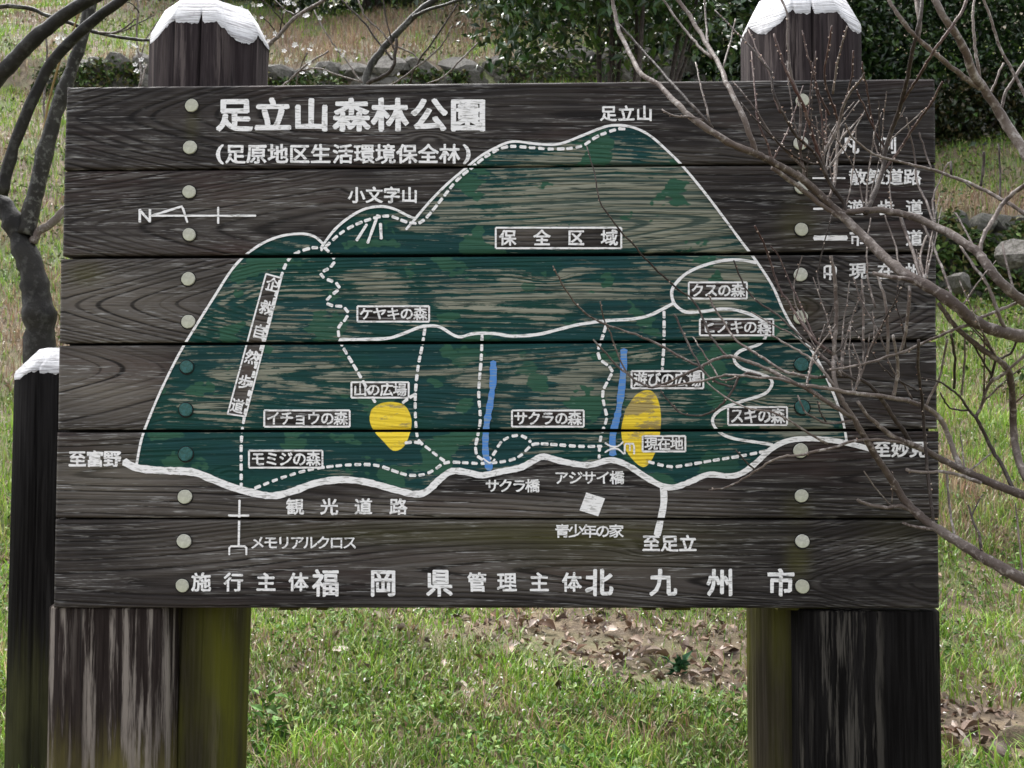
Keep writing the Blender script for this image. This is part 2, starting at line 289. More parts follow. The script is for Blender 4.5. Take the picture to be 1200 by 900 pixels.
#        grain centre v0 (m from plank middle), flat depth h, taper t, ring pitch
GR = [(.015, .030, .13, .0098), (-.02, .022, -.12, .0108), (-.01, .016, .16, .0100), (.03, .035, -.10, .0110), (.0, .05, .06, .0085), (-.03, .028, -.08, .0096)]
PLANK_Z = []
TAPER = [([-1.05, -.55, .5, 1.05], [0, .10, .13, .17]), ([-1.05, -.35, .3, 1.05], [0, .13, .15, .10]), ([-1.05, -.6, .4, .75, 1.05], [0, .11, .14, .12, .02]),
         ([-1.05, -.75, .2, 1.05], [.06, 0, .05, .12]), ([-1.05, 0, 1.05], [0, .03, .07]), ([-1.05, -.2, .3, .8, 1.05], [0, .03, .045, .06, .12])]
for i in range(6):
    g0 = GP[i]; g1 = GP[i+1]; (tl, tr), (bl, br) = YB[i], YB[i+1]; lx0, lx1, rx0, rx1 = XE[i]
    c00, c10, c01, c11 = uv(lx0, tl+g0), uv(rx0, tr+g0), uv(lx1, bl-g1), uv(rx1, br-g1)
    NU, NV = 330, 46; U, Vv = np.meshgrid(np.linspace(0, 1, NU), np.linspace(0, 1, NV))
    P = ((1-U)*(1-Vv))[..., None]*c00+(U*(1-Vv))[..., None]*c10+((1-U)*Vv)[..., None]*c01+(U*Vv)[..., None]*c11
    P = P.reshape(-1, 2); nvt = len(P)
    mid = (c00+c11)/2; x = P[:, 0]; v = P[:, 1]-(mid[1]); v0, hh, tt, lam = GR[i]
    xs_ = x+.10*(vnoise(x*1.2, v*3+i*9, i)-.5)*2
    vc = v-v0-.022*(vnoise(x*1.3+i*7, v*0, 40+i)-.5)*2
    kx_, kg_ = TAPER[i]; rr = np.sqrt(vc**2+hh**2)-np.interp(xs_, kx_, kg_)
    rr += .012*(vnoise(x*.9+i*5, v*4, 80+i)-.5)*2
    rr += .007*(vnoise(x*2.2+i*3, v*14, 60+i)-.5)*2
    kx, kv = [(-.15, -.03), (-.3, .04), (.12, .05), (.55, -.04), (-.6, 0), (.35, .03)][i]
    rr += .022*np.exp(-(((x-kx)/.05)**2+((v-kv)/.016)**2))
    ringa = rr/lam; ringa = ringa+1.1*(vnoise(ringa*.23, ringa*0, 300+i)-.5)*2
    gs = sdf_poly(P, land)
    for bx in boxes: gs = np.minimum(gs, -sdf_poly(P, bx))
    ya = np.maximum(sdf_poly(P, yels[0]), sdf_poly(P, yels[1]))
    for bx in boxes[-2:-1]: ya = np.minimum(ya, -sdf_poly(P, bx))
    wr = blobs(P, WEAR)-.8*blobs(P, NOWEAR)+.03; ms = np.clip(blobs(P, MOSS), 0, 1); dk = np.clip(blobs(P, DARKEN), 0, 1); lt = np.clip(blobs(P, LIGHTEN), 0, 1)
    pt = fbm(x*1.5, P[:, 1]*2.5, 77)*.9+.1+blobs(P, [(450, 460, 120, 25, .4), (800, 235, 30, 16, 1.), (500, 370, 60, 40, .3)])
    yv = .0004*(vnoise(x*3, v*20, i+5)-.5)
    edge = np.minimum(np.minimum(Vv, 1-Vv)*.2, np.minimum(U, 1-U)*2.0).ravel(); yv += .004*np.clip(1-edge/.004, 0, 1)**2
    off = [0, .0015, -.001, .001, 0, .0012][i]; yv += off
    Vf = np.c_[x, yv, P[:, 1]]; Vb = np.c_[x, np.full(nvt, .044), P[:, 1]]
    ii = np.arange(nvt).reshape(NV, NU); q = np.stack([ii[:-1, :-1], ii[1:, :-1], ii[1:, 1:], ii[:-1, 1:]], -1).reshape(-1, 4)
    per = np.r_[ii[0, :], ii[1:, -1], ii[-1, -2::-1], ii[-2:0:-1, 0]]; np_ = len(per)
    sv = Vb[per]; base = nvt; k = np.arange(np_); k2 = (k+1) % np_
    side = np.c_[per[k], per[k2], base+k2, base+k]
    cb = np.array([base+0, base+NU-1, base+NU+NV-2, base+2*NU+NV-3])[None]
    allV = np.r_[Vf, sv]; pa = lambda a: np.r_[a, a[per]]
    me = mesh_np('plank', allV, np.r_[q, side, cb], dict(ring=pa(ringa), plank_id=np.full(len(allV), float(i)), green_area=np.r_[gs, np.full(np_, -.05)], yellow_area=np.r_[ya, np.full(np_, -.05)],
                 wear=pa(wr), moss=pa(ms), darkening=pa(dk), lightening=pa(lt), patches=pa(pt)), smooth=True)
    me.polygons.foreach_set('use_smooth', np.r_[np.ones(len(q), bool), np.zeros(np_+1, bool)])
    link('plank', me, M_board, sign)
    PLANK_Z.append((c00, c10, c01, c11))

for i in range(5):
    (a0, a1), (b0, b1) = PLANK_Z[i][2:], PLANK_Z[i+1][:2]; V = [(x, y, z) for x, zz in ((max(a0[0], b0[0])+.003, (a0[1]+b0[1])/2), (min(a1[0], b1[0])-.003, (a1[1]+b1[1])/2)) for z in (zz-.02, zz+.02) for y in (.0455, .058)]
    mj = bpy.data.materials.get('joint_shadow_wood') or NM('joint_shadow_wood').out((.015, .013, .012), .9)
    link('cover_strip', mesh_pd('cover_strip', V, [(0, 1, 3, 2), (4, 6, 7, 5), (0, 2, 6, 4), (1, 5, 7, 3), (0, 4, 5, 1), (2, 3, 7, 6)], False), mj, sign)
# clip painted marks so that nothing bridges the joints between planks
import bmesh
def clipped(V, Fc):
    "V (n,2) in board coordinates; cut by every joint and laid 1 mm proud of the planks"
    bm = bmesh.new(); vs = [bm.verts.new((p[0], -.0016+(p[2] if len(p) > 2 else 0), p[1])) for p in V]
    for f in Fc:
        try: bm.faces.new([vs[j] for j in f])
        except ValueError: pass
    zs = [v.co.z for v in bm.verts]
    for i in range(5):
        a0, a1 = PLANK_Z[i][2], PLANK_Z[i][3]; b0, b1 = PLANK_Z[i+1][0], PLANK_Z[i+1][1]
        if not (min(zs) < max(a0[1], a1[1], b0[1]) and max(zs) > min(b0[1], b1[1], a0[1])): continue
        for s, (p, q) in ((1, (a0, a1)), (-1, (b0, b1))):
            nrm = Vector((-(q[1]-p[1]), 0, q[0]-p[0])).normalized(); p3 = Vector((p[0], 0, p[1]))+nrm*(.0012*s)
            bmesh.ops.bisect_plane(bm, geom=bm.verts[:]+bm.edges[:]+bm.faces[:], plane_co=p3, plane_no=nrm, dist=1e-6)
        mz = lambda x: ((a0[1]+b0[1])/2)+(x-a0[0])/(a1[0]-a0[0])*((a1[1]+b1[1])/2-(a0[1]+b0[1])/2)
        hg = (a0[1]-b0[1])/2+.0010
        bmesh.ops.delete(bm, geom=[f for f in bm.faces if abs(f.calc_center_median().z-mz(f.calc_center_median().x)) < hg], context='FACES')
    bmesh.ops.recalc_face_normals(bm, faces=bm.faces[:])
    me = bpy.data.meshes.new('mark'); bm.to_mesh(me); bm.free(); return me
def ribbon(pts, wpx, dash=None, sm=4, cap=True, jit=.06, w1=None):
    "polyline in photo pixels -> flat strip(s)"
    P = np.array(smoothline(pts, sm) if sm else pts, float)
    seg = np.r_[0, np.cumsum(np.linalg.norm(np.diff(P, axis=0), axis=1))]; L = seg[-1]
    V, Fc = [], []
    spans = [(0, L)] if not dash else [(s, min(s+dash[0]*random.uniform(.85, 1.15), L)) for s in np.arange(0, L, dash[0]+dash[1])]
    for a, b in spans:
        if b-a < 1.5: continue
        n = max(2, int((b-a)/4)+1); t = np.linspace(a, b, n); Q = np.stack([np.interp(t, seg, P[:, 0]), np.interp(t, seg, P[:, 1])], 1)
        T = np.gradient(Q, axis=0); T /= np.linalg.norm(T, axis=1)[:, None]+1e-9; N = np.c_[-T[:, 1], T[:, 0]]
        ww = wpx if w1 is None else wpx+(w1-wpx)*t/L
        hw = ww/2*(1+jit*rng.normal(size=n)); b0 = len(V)
        Lp = Q+N*np.reshape(hw, (-1, 1)); Rp = Q-N*np.reshape(hw, (-1, 1))
        if cap:
            e = T*np.reshape(np.broadcast_to(ww, (n,))/2, (-1, 1))*.5; Lp[0] -= 0; pts0 = Q[0]-e[0]; pts1 = Q[-1]+e[-1]
        for k in range(n): V += [uv(*Lp[k]), uv(*Rp[k])]
        for k in range(n-1): Fc.append((b0+2*k, b0+2*k+1, b0+2*k+3, b0+2*k+2))
        if cap:
            V += [uv(*pts0), uv(*pts1)]; z = len(V); Fc.append((b0, z-2, b0+1)); Fc.append((b0+2*n-2, b0+2*n-1, z-1))
    return V, Fc
MARKS = 0
def mark(name, parts, mat=None, label=None):
    V, Fc = [], []; global MARKS
    for a, b in parts:
        MARKS = (MARKS+1) % 40; o = len(V); V += [(q[0], q[1], -MARKS*2e-5) for q in a]; Fc += [tuple(i+o for i in f) for f in b]
    return link(name, clipped(V, Fc), mat or M_white, sign, label=label)
mark('mountain_outline', [ribbon(MTN[:13], 3.0), ribbon([(376, 291)]+MTN[13:20], 3.2), ribbon([(476, 269), (482, 262)]+MTN[20:], 3.0)])
mark('painted_road', [ribbon(ROAD, 8.8, w1=6.2)]); mark('painted_road', [ribbon([(777, 569), (778, 585), (776, 600), (770, 627)], 8)])
mark('painted_path', [ribbon([(398, 398), (450, 397), (470, 392), (490, 384), (500, 382), (515, 383), (530, 392), (540, 395), (555, 391), (580, 391), (600, 394), (630, 392), (655, 386), (680, 380), (710, 376), (740, 374), (760, 370), (775, 363), (788, 356)], 3.6)])
mark('painted_path', [ribbon([(886, 308), (870, 305), (850, 305), (825, 311), (805, 320), (792, 332), (787, 342), (789, 354), (795, 361), (805, 366), (825, 365), (845, 362), (865, 364), (885, 371), (897, 380), (898, 392), (892, 402), (880, 407), (866, 412), (860, 422), (870, 432), (890, 438), (903, 444), (904, 452), (895, 462), (870, 470), (848, 478), (836, 488), (836, 498), (845, 508), (860, 514), (885, 518), (905, 521)], 3.6)])
DASH = [[(283, 573), (283, 520), (286, 492), (297, 440), (310, 395), (325, 340), (335, 310), (345, 298), (360, 292), (370, 290), (378, 293)],
        [(380, 290), (390, 300), (392, 308), (385, 315), (376, 320), (380, 326), (395, 332), (398, 338), (390, 345), (383, 352), (386, 358), (400, 359), (408, 365), (405, 375), (397, 382), (398, 398), (405, 412), (420, 437), (430, 455), (442, 475)],
        [(382, 289), (400, 273), (420, 262), (445, 254), (460, 254), (475, 260), (490, 262), (500, 255), (515, 237), (535, 212), (555, 195), (575, 180), (595, 172), (620, 173), (650, 175), (680, 172), (700, 160), (725, 151), (735, 152)],
        [(498, 385), (495, 405), (490, 430), (487, 460), (487, 490), (490, 515), (500, 524), (515, 536), (522, 541)],
        [(565, 393), (564, 420), (561, 460), (563, 490), (560, 510), (557, 527), (562, 537), (572, 539), (580, 530), (587, 518), (600, 511), (613, 511), (622, 518)],
        [(299, 572), (330, 560), (365, 550), (405, 545), (440, 545), (465, 553), (480, 557), (497, 556), (510, 550), (522, 542), (540, 542), (565, 543), (595, 540), (610, 534), (620, 524), (628, 520), (650, 521), (680, 523), (705, 523)],
        [(710, 382), (706, 395), (701, 410), (702, 420), (712, 428), (718, 434), (712, 447), (706, 460), (708, 475), (711, 490), (706, 505), (703, 518), (702, 537)],
        [(778, 365), (778, 400), (776, 433)], [(760, 541), (775, 545), (790, 547), (815, 543), (845, 538), (870, 534), (900, 528)], [(487, 462), (480, 466), (472, 472)], [(475, 519), (485, 518), (492, 519)]]
for d in DASH: mark('dashed_trail', [ribbon(d, 3.6, dash=(7.2, 3.8))])
for d in ([(578, 424), (578, 445), (575, 470), (570, 500), (569, 530), (574, 550)], [(731, 410), (730, 440), (725, 480), (718, 510), (718, 533)]): mark('painted_stream', [ribbon(d, 7.5, jit=.12)], M_blue)
ln = lambda a, b, w=2.6: ribbon([a, b], w, sm=0)
mark('hillside_character', [ln((430, 263), (418, 282), 3.4), ln((443, 252), (431, 285), 3.4), ln((446, 262), (447, 280), 3.4)])
mark('memorial_cross_symbol', [ln((281, 586), (280, 640)), ln((268, 604), (292, 604)), ribbon([(269, 650), (269, 640), (289, 640), (289, 650)], 2.4, sm=0)])
mark('north_arrow', [ln((178, 253), (300, 253), 2.4), ribbon([(178, 253), (214, 242), (220, 261)], 2.6, sm=0), ln((256, 243), (256, 262), 2.6)])
mark('bridge_symbol', [ribbon([(709, 519), (716, 523), (724, 523), (730, 518)], 2), ribbon([(709, 530), (716, 526), (724, 526), (731, 532)], 2), ribbon([(566, 537), (575, 543), (580, 538)], 2)])
mark('gate_symbol', [ribbon([(732, 532), (732, 520), (743, 520), (743, 532)], 2.2, sm=0), ln((738, 520), (738, 528), 2)])
mark('gate_symbol', [ribbon([(966, 326), (966, 312), (979, 312), (979, 322), (966, 321)], 2.6, sm=0), ln((972.5, 312), (972.5, 328), 2.6)])
mark('legend_line', [ln((952, 209), (968, 209), 2), ln((972, 209), (990, 209), 2)]); mark('legend_line', [ln((953, 245), (964, 245), 2.4)]); mark('legend_line', [ln((954, 279), (992, 279), 6)])
mark('building_symbol', [([uv(687, 577), uv(709, 584), uv(701, 605), uv(679, 598)], [(0, 1, 2, 3)])])
for a, b, c_, d in BOXES:
    mark('label_frame', [ribbon([(a, b), (c_, b)], 2.2, sm=0, cap=False), ribbon([(a, d), (c_, d)], 2.2, sm=0, cap=False), ribbon([(a, b), (a, d)], 2.2, sm=0, cap=False), ribbon([(c_, b), (c_, d)], 2.2, sm=0, cap=False)])
mark('label_frame', [ln(SLANT[i], SLANT[(i+1) % 4], 2) for i in range(4)])
# lettering
GC = {}
def glyph(ch, bold):
    k = (ch, round(bold, 3))
    if k in GC: return GC[k]
    cu = bpy.data.curves.new('g', 'FONT'); cu.body = ch; cu.size = 1; cu.resolution_u = 3; cu.fill_mode = 'FRONT'; cu.offset = bold
    o = bpy.data.objects.new('g', cu); COL.objects.link(o); bpy.context.view_layer.update()
    me = bpy.data.meshes.new_from_object(o.evaluated_get(bpy.context.evaluated_depsgraph_get()))
    V = np.array([v.co[:2] for v in me.vertices]); Fc = [tuple(p.vertices) for p in me.polygons]
    bpy.data.objects.remove(o); bpy.data.curves.remove(cu); bpy.data.meshes.remove(me); GC[k] = (V, Fc); return V, Fc
g0 = glyph('国', 0)[0]; gm = (g0.max(0)+g0.min(0))/2; gs_ = (g0.max(0)-g0.min(0)).max()    # ink box of a full-width square character
def text(s, xs, y, w, h, bold=.022, rot=0, mat=None, latin=False):
    "brushed characters: each one a thin painted shape; strokes are fattened by laying shifted copies 0.03 mm apart"
    for k, ch in enumerate(s):
        x = xs[k] if isinstance(xs, (list, tuple)) and len(xs) == len(s) and len(s) != 2 else xs[0]+(xs[1]-xs[0])*k/max(1, len(s)-1)
        V, Fc = glyph(ch, 0); c = (V.max(0)+V.min(0))/2 if latin else gm
        yy = y[k] if isinstance(y, (list, tuple)) else y; a = R(rot)
        VV, FF = [], []
        for q in range(9):
            d = np.zeros(2) if q == 8 else bold*np.array([math.cos(q*math.pi/4+.2), math.sin(q*math.pi/4+.2)])
            L = (V-c+d)/(gs_+2*bold)*np.array([w, h]); L = L+rng.normal(size=L.shape)*.22; L = np.c_[L[:, 0]*math.cos(a)+L[:, 1]*math.sin(a), -L[:, 0]*math.sin(a)+L[:, 1]*math.cos(a)]
            o = len(VV); VV += [(*uv(x+e[0], yy-e[1]), -q*3e-5) for e in L]; FF += [tuple(i+o for i in f) for f in Fc]
        link('character', clipped(VV, FF), mat or M_white, sign)
text('足立山森林公園', [275, 320, 365, 412, 457, 503, 548.5], 135.5, 42, 38, .036)
text('足原地区生活環境保全林', [276, 301, 326, 351, 376, 402, 427, 452, 477, 502, 527], 181, 23, 22, .024)
text('(', [258], 181, 30, 22, .024, latin=True); text(')', [547], 181, 30, 22, .024, latin=True)
text('足立山', [713, 755], 133.5, 19, 17.5, .025); text('小文字山', [418, 480], 229, 19, 18.5, .028); text('N', [170], 253, 20, 20, .02, latin=True)
text('保全区域', [595, 635, 675, 714], 279, 19, 18, .024)
text('企救自然歩道', [319.5, 312, 304, 295, 287, 278.5], [334, 361, 389, 419, 448, 476], 14.5, 16, .022, 14.5)
for s, bx in zip(['', 'ケヤキの森', 'クスの森', 'ヒノキの森', '山の広場', '遊びの広場', 'イチョウの森', 'サクラの森', 'スギの森', 'モミジの森', '現在地'], BOXES):
    if s: wd = (bx[2]-bx[0]-5)/len(s); text(s, [bx[0]+2.5+wd/2+i*wd for i in range(len(s))] if len(s) != 2 else (0, 0), (bx[1]+bx[3])/2, wd*.97, bx[3]-bx[1]-3.5, .022)
text('至富野', [91, 132], 538, 20, 18.5, .028); text('至妙見', [1033, 1076], 527, 20, 18, .028)
text('サクラ橋', [577, 624], 569.5, 16, 15, .018); text('アジサイ橋', [658, 723], 560, 16, 15, .016)
text('観光道路', [346, 386, 426, 467], 594, 20, 18.5, .022); text('メモリアルクロス', [302, 410], 636, 16, 15, .012)
text('青少年の家', [659, 722], 622.5, 16.5, 15, .018); text('至足立', [763, 806], 637, 20, 19, .026)
text('施行主体', [236, 274, 312, 350], 682.5, 22, 21, .024, mat=M_white); text('福岡県', [382, 449, 515], 683.5, 30, 31, .024)
text('管理主体', [559, 594, 632, 670], 682.5, 22, 22, .024); text('北九州市', [702, 777, 844, 915], 683, 31, 31, .030)
text('凡例', [996, 1040], 171, 20, 19, .022); text('散策道路', [1005, 1069], 208, 20, 18, .022); text('遊歩道', [1003, 1038, 1071], 243.5, 19, 17, .022)
text('市道', [1005, 1071], 279.5, 19, 18, .022); text('現在地', [1005, 1038, 1071], 318, 19, 18, .022)
# timber plugs over the bolts
def plug_mesh(seed):
    g = np.random.default_rng(seed); n = 18; th = np.linspace(0, 2*math.pi, n, endpoint=False); k = 1+.05*(g.random(n)-.5)+.03*np.sin(2*th+seed); r = .0158
    V = []; F_ = []
    for rr, y in ((r, .004), (r, -.003), (r*.93, -.0045)): V += [(rr*k[j]*math.cos(th[j]), y, rr*k[j]*math.sin(th[j])) for j in range(n)]
    V.append((0, -.0050, 0))
    for lv in (0, n):
        for j in range(n): F_.append((lv+j, lv+(j+1) % n, lv+n+(j+1) % n, lv+n+j))
    for j in range(n): F_.append((2*n+j, 2*n+(j+1) % n, 3*n))
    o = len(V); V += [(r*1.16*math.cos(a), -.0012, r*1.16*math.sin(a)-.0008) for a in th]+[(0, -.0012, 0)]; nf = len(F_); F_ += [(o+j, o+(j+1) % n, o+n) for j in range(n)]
    me = mesh_pd('plug', V, F_, False); me['rim'] = nf; return me
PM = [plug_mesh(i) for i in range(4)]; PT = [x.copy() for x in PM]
M_rim = NM('recess_shade').out((.006, .005, .005), .9)  # dark disc round each plug: shadow gap of the recess, painted as colour
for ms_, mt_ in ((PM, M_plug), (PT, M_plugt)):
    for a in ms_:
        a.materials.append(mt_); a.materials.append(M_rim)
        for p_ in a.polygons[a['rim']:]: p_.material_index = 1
PL = [(225, 124, 0), (223, 173, 0), (222, 225, 0), (222, 275, 0), (221, 327, 0), (221, 377, 0), (219, 430, 1), (218, 480, 1), (218, 532, 1), (217, 582, 0), (216, 634, 0), (214, 686, 0),
      (940, 118, 0), (938, 168, 0), (939, 220, 0), (939, 269, 0), (938, 322, 0), (938, 372, 0), (939, 427, 1), (940, 477, 1), (938, 528, 0), (939, 581, 0), (940, 634, 0), (940, 687, 0)]
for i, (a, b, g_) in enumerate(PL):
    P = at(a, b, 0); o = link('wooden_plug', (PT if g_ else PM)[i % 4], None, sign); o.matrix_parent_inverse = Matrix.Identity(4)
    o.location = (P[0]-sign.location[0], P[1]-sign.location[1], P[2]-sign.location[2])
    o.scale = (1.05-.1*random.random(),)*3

# posts -----------------------------------------------------------------
def post_mat(name, base, streak, s_amt, moss, m_lo, m_hi, paint=None, z_moss=None, fine=1.0):
    m = NM(name); a = m.noise(m.pos((46, 46, 2.4)), 1, 6, .68); b = m.noise(m.pos((120, 120, 4)), 1, 3, .6); c_ = m.noise(m.pos((7, 7, 2.2)), 1, 4); d = m.noise(m.pos((11, 11, .7)), 1, 3, .5)
    col = m.mix(m.step(b, .35, .7), base, tuple(x*1.9+.004 for x in base))
    col = m.mix(m.math('MULTIPLY', m.step(a, .5 if s_amt < 1 else .47, .6, 0, s_amt), m.step(d, .42 if s_amt < 1 else .34, .6 if s_amt < 1 else .5)), col, streak)
    col = m.mix(m.step(b, .58, .68, 0, .7), col, (.010, .009, .009))
    if moss: col = m.mix(m.math('MULTIPLY', m.step(c_, m_lo, m_hi), m.step(b, .3, .6, .6, 1)), col, moss)
    if z_moss:
        z = m.n('ShaderNodeSeparateXYZ'); m.L(m.n('ShaderNodeTexCoord').outputs['Object'], z.inputs[0])
        f = m.step(m.math('ADD', z.outputs[2], m.math('MULTIPLY', m.math('SUBTRACT', a, .5), .5)), z_moss[0], z_moss[1], 1, 0)
        col = m.mix(m.math('MULTIPLY', m.math('MULTIPLY', f, m.step(c_, .35, .62, .3, .95)), m.step(d, .3, .62, .35, 1)), col, z_moss[2])
    return m.out(col, .9, m.math('ADD', a, b), .9, .004, spec=.05)
BLACK = (.016, .0135, .013)
M_main = post_mat('dark_post_wood', (.017, .013, .0135), (.10, .082, .077), .75, None, 0, 0, z_moss=(BZ-.04, BZ+.2, (.085, .086, .013)))
M_top = post_mat('purple_grey_post_wood', (.028, .02, .022), (.12, .105, .105), .7, None, 0, 0)
M_stubL = post_mat('peeled_grey_post_wood', (.016, .012, .011), (.20, .175, .155), 1.0, None, 0, 0, z_moss=(.14, .30, (.12, .105, .035)))
M_stubR = post_mat('black_post_wood', (.0045, .004, .004), (.075, .068, .06), .8, None, 0, 0)
M_lone = post_mat('black_lone_post_wood', (.005, .0045, .0045), (.03, .028, .028), .5, None, 0, 0, z_moss=(.22, .5, (.05, .05, .022)))
m = NM('white_painted_cap'); a = m.noise(m.pos((12, 12, 200)), 1, 4, .65); c = m.mix(m.step(a, .46, .6, 0, .75), (.58, .58, .60), (.22, .21, .22)); M_cap = m.out(c, .7, a, 1.0, .006)
def post(parent, cx, cy, r, z0, z1, body, cap=None, cham=0.0, ry=None, n=2.4, cracks=(), seed=0, facets=8, name='post', taper=0, lean=0, slope=2.1, phase=None, top_mat=None):
    "upright log; the top is hewn to facets and painted when cap is given"
    ry = ry or r; g = np.random.default_rng(seed); N = 360; th = np.linspace(0, 2*math.pi, N, endpoint=False)
    ct, st = np.cos(th), np.sin(th); rad = (np.abs(ct)**n+np.abs(st)**n)**(-1/n)
    rad *= 1+.012*np.sin(3*th+seed)+.02*(vnoise(th*6, th*0, seed)-.5)+.012*(vnoise(th*22, th*0, seed+1)-.5)
    for a, wd, dp in cracks: rad -= dp*np.exp(-(((th-R(a)+math.pi) % (2*math.pi)-math.pi)/R(wd))**2)
    if phase is None: phase = math.pi/facets
    rn = rad*1.0; fa = 2*math.pi/facets; thl = (th+phase) % fa-fa/2
    r0 = 1-cham*.95; zc = z1-np.maximum(0, rn*np.cos(thl)-r0)*r*slope if cap else np.full(N, z1)
    zs = [z0, z0+(z1-z0)*.33, z0+(z1-z0)*.66]; rings = []
    for z in zs: rings.append(np.c_[cx+r*rad*ct*(1+taper*(z1-z)), cy+ry*rad*st*(1+taper*(z1-z)), np.full(N, z)])
    rings.append(np.c_[cx+r*rad*ct, cy+ry*rad*st, zc-(.004 if cap else 0)])
    if not cap:
        rings.append(np.c_[cx+r*rad*ct*.975, cy+ry*rad*st*.975, np.full(N, z1)+.004])
    V = np.concatenate(rings); V[:, 0] += lean*(V[:, 2]-z1); F_ = []
    for k in range(len(rings)-1):
        for j in range(N): F_.append((k*N+j, k*N+(j+1) % N, (k+1)*N+(j+1) % N, (k+1)*N+j))
    q = (len(rings)-1)*N; V = np.r_[V, [[cx, cy, z1-.004 if cap else z1+.004]]]; F_ += [(q+j, q+(j+1) % N, len(V)-1) for j in range(N)]
    b = link(name, mesh_pd(name, V, F_), body, parent)
    if cap:
        e = 1.0025; top = np.minimum(r0/np.maximum(np.cos(thl), .3), rn*.995)
        A = np.c_[cx+r*rn*ct*e, cy+ry*rn*st*e, zc-.004-.004*vnoise(th*14, th*0, seed)-.002*g.random(N)]; A1 = np.c_[cx+r*rn*ct*e, cy+ry*rn*st*e, zc]
        B = np.c_[cx+r*top*ct, cy+ry*top*st, np.full(N, z1)+.001*g.random(N)]
        V = np.r_[A, A1, B, [[cx, cy, z1+.003]]]; F_ = []
        for k in range(2):
            for j in range(N): F_.append((k*N+j, k*N+(j+1) % N, (k+1)*N+(j+1) % N, (k+1)*N+j))
        F_ += [(2*N+j, 2*N+(j+1) % N, 3*N) for j in range(N)]
        link('painted_cap', mesh_pd('painted_cap', V, F_, True), M_cap, b)
    return b
YM = .225                                        # centre distance of the main posts
def xz(px, py, Y): P = at(px, py, Y); return P[0], P[2]
for side, (l, r_, lb, rb, ytop) in enumerate(((177, 313, 160, 293, 9), (869, 1008, 872, 1008, -2))):
    xl, _ = xz(l, 70, YM-.02); xr, _ = xz(r_, 70, YM-.02); zt = xz((l+r_)/2, ytop, YM-.06)[1]
    rr = (xr-xl)/2*(.925 if side == 0 else .94); cx = (xl+xr)/2
    b = post(sign, cx, YM, rr, -.25, zt, M_main if side == 0 else M_main, cap=True, cham=.24, n=2.9, lean=.022 if side == 0 else -.002, cracks=((277-(0 if side == 0 else 8), 1.3, .10), (250, 1.5, .03), (300, 2, .03)), seed=3+side)
    # upper section above the board has lost its moss: separate look is in the material of the top
    xs_, z_ = xz(222 if side == 0 else 938, 500, .06)
    V = [(xs_+sx*.06, y, z) for z in (BZ-.012, BZ+1.15) for sx in (-1, 1) for y in (.046, YM-rr*.88)]
    link('batten', mesh_pd('batten', V, [(0, 1, 3, 2), (4, 6, 7, 5), (0, 2, 6, 4), (1, 5, 7, 3), (0, 4, 5, 1), (2, 3, 7, 6)], False), M_main, sign)
# short props under the board ends
for side, (l, r_) in enumerate(((63, 205), (932, 1097))):
    xl = xz(l, 800, .07)[0]; xr = xz(r_, 800, .07)[0]
    cr = ((285, 1.0, .05), (262, 1.0, .05), (240, 1.2, .035), (297, 1.2, .03), (270, .8, .03)) if side == 0 else ((250, 1, .04), (280, 1, .03), (268, .8, .03))
    post(sign, (xl+xr)/2, .074, (xr-xl)/2, -.25, BZ-.0115, (M_stubL, M_stubR)[side], ry=.062, n=4.5, cracks=cr, seed=11+side, name='prop')
# nubs of hidden battens under the lower edge
for px, wd in ((336, .022), (375, .012), (762, .015), (795, .03)):
    x_, z_ = xz(px, 712, .03); V = [(x_+sx*wd, y, z) for z in (BZ-.008, BZ+.0) for sx in (-1, 1) for y in (.02, .05)]
    V = [(x_+sx*wd, y, z) for z in (z_-.009, z_+.05) for sx in (-1, 1) for y in (.047, .075)]
    link('spacer', mesh_pd('spacer', V, [(0, 1, 3, 2), (4, 6, 7, 5), (0, 2, 6, 4), (1, 5, 7, 3), (0, 4, 5, 1), (2, 3, 7, 6)], False), M_main, sign)
# lone post at the left, behind the board
YP = .48; xl, zt = xz(19, 409, YP-.05); xr = xz(150, 409, YP)[0]
lone = thing('wooden_post', ((xl+xr)/2, YP, 0), 'black round wooden post with white top, left of and behind the signboard', 'post')
post(lone, (xl+xr)/2, YP, (xr-xl)/2, -.2, zt, M_lone, cap=True, cham=.42, n=2.6, seed=23, cracks=((255, 1.5, .05),), name='shaft', facets=8, taper=.04, slope=1.15)

# ---------------------------------------------------------------- bark and branches
def bark(name, a_, b_, hi, amt=.5, sc=60):
    m = NM(name); a = m.noise(m.pos((sc, sc, sc)), 1, 5, .65); b = m.noise(m.pos((9, 9, 9)), 1, 3); c_ = m.noise(m.pos((sc*3, sc*3, sc*3)), 1, 3)
    col = m.mix(m.step(b, .4, .6), a_, b_); col = m.mix(m.step(a, .5, .66, 0, amt), col, hi); col = m.mix(m.step(c_, .6, .7, 0, .6), col, (.02, .015, .012))
    return m.out(col, .6, a, 1.0, .004, spec=.3)
B_pale = bark('pale_bark', (.10, .075, .065), (.17, .14, .122), (.40, .37, .35), .75)
B_mid = bark('brown_bark', (.065, .047, .040), (.115, .092, .08), (.34, .30, .28), .65)
B_dark = bark('dark_bark', (.026, .018, .015), (.042, .031, .026), (.18, .15, .13), .4)
B_red = bark('red_twig_bark', (.070, .034, .028), (.055, .032, .028), (.28, .22, .19), .4)
B_black = bark('mossy_black_bark', (.007, .006, .005), (.014, .012, .009), (.085, .085, .075), .4, 38)
B_grey = bark('lichen_grey_bark', (.018, .016, .013), (.04, .038, .032), (.20, .20, .18), .55, 44)
def Yr(px, py): return -.27+.08*math.sin(px/97+py/61)+.05*math.sin(py/43-px/71)
buds_V, buds_F = [], []
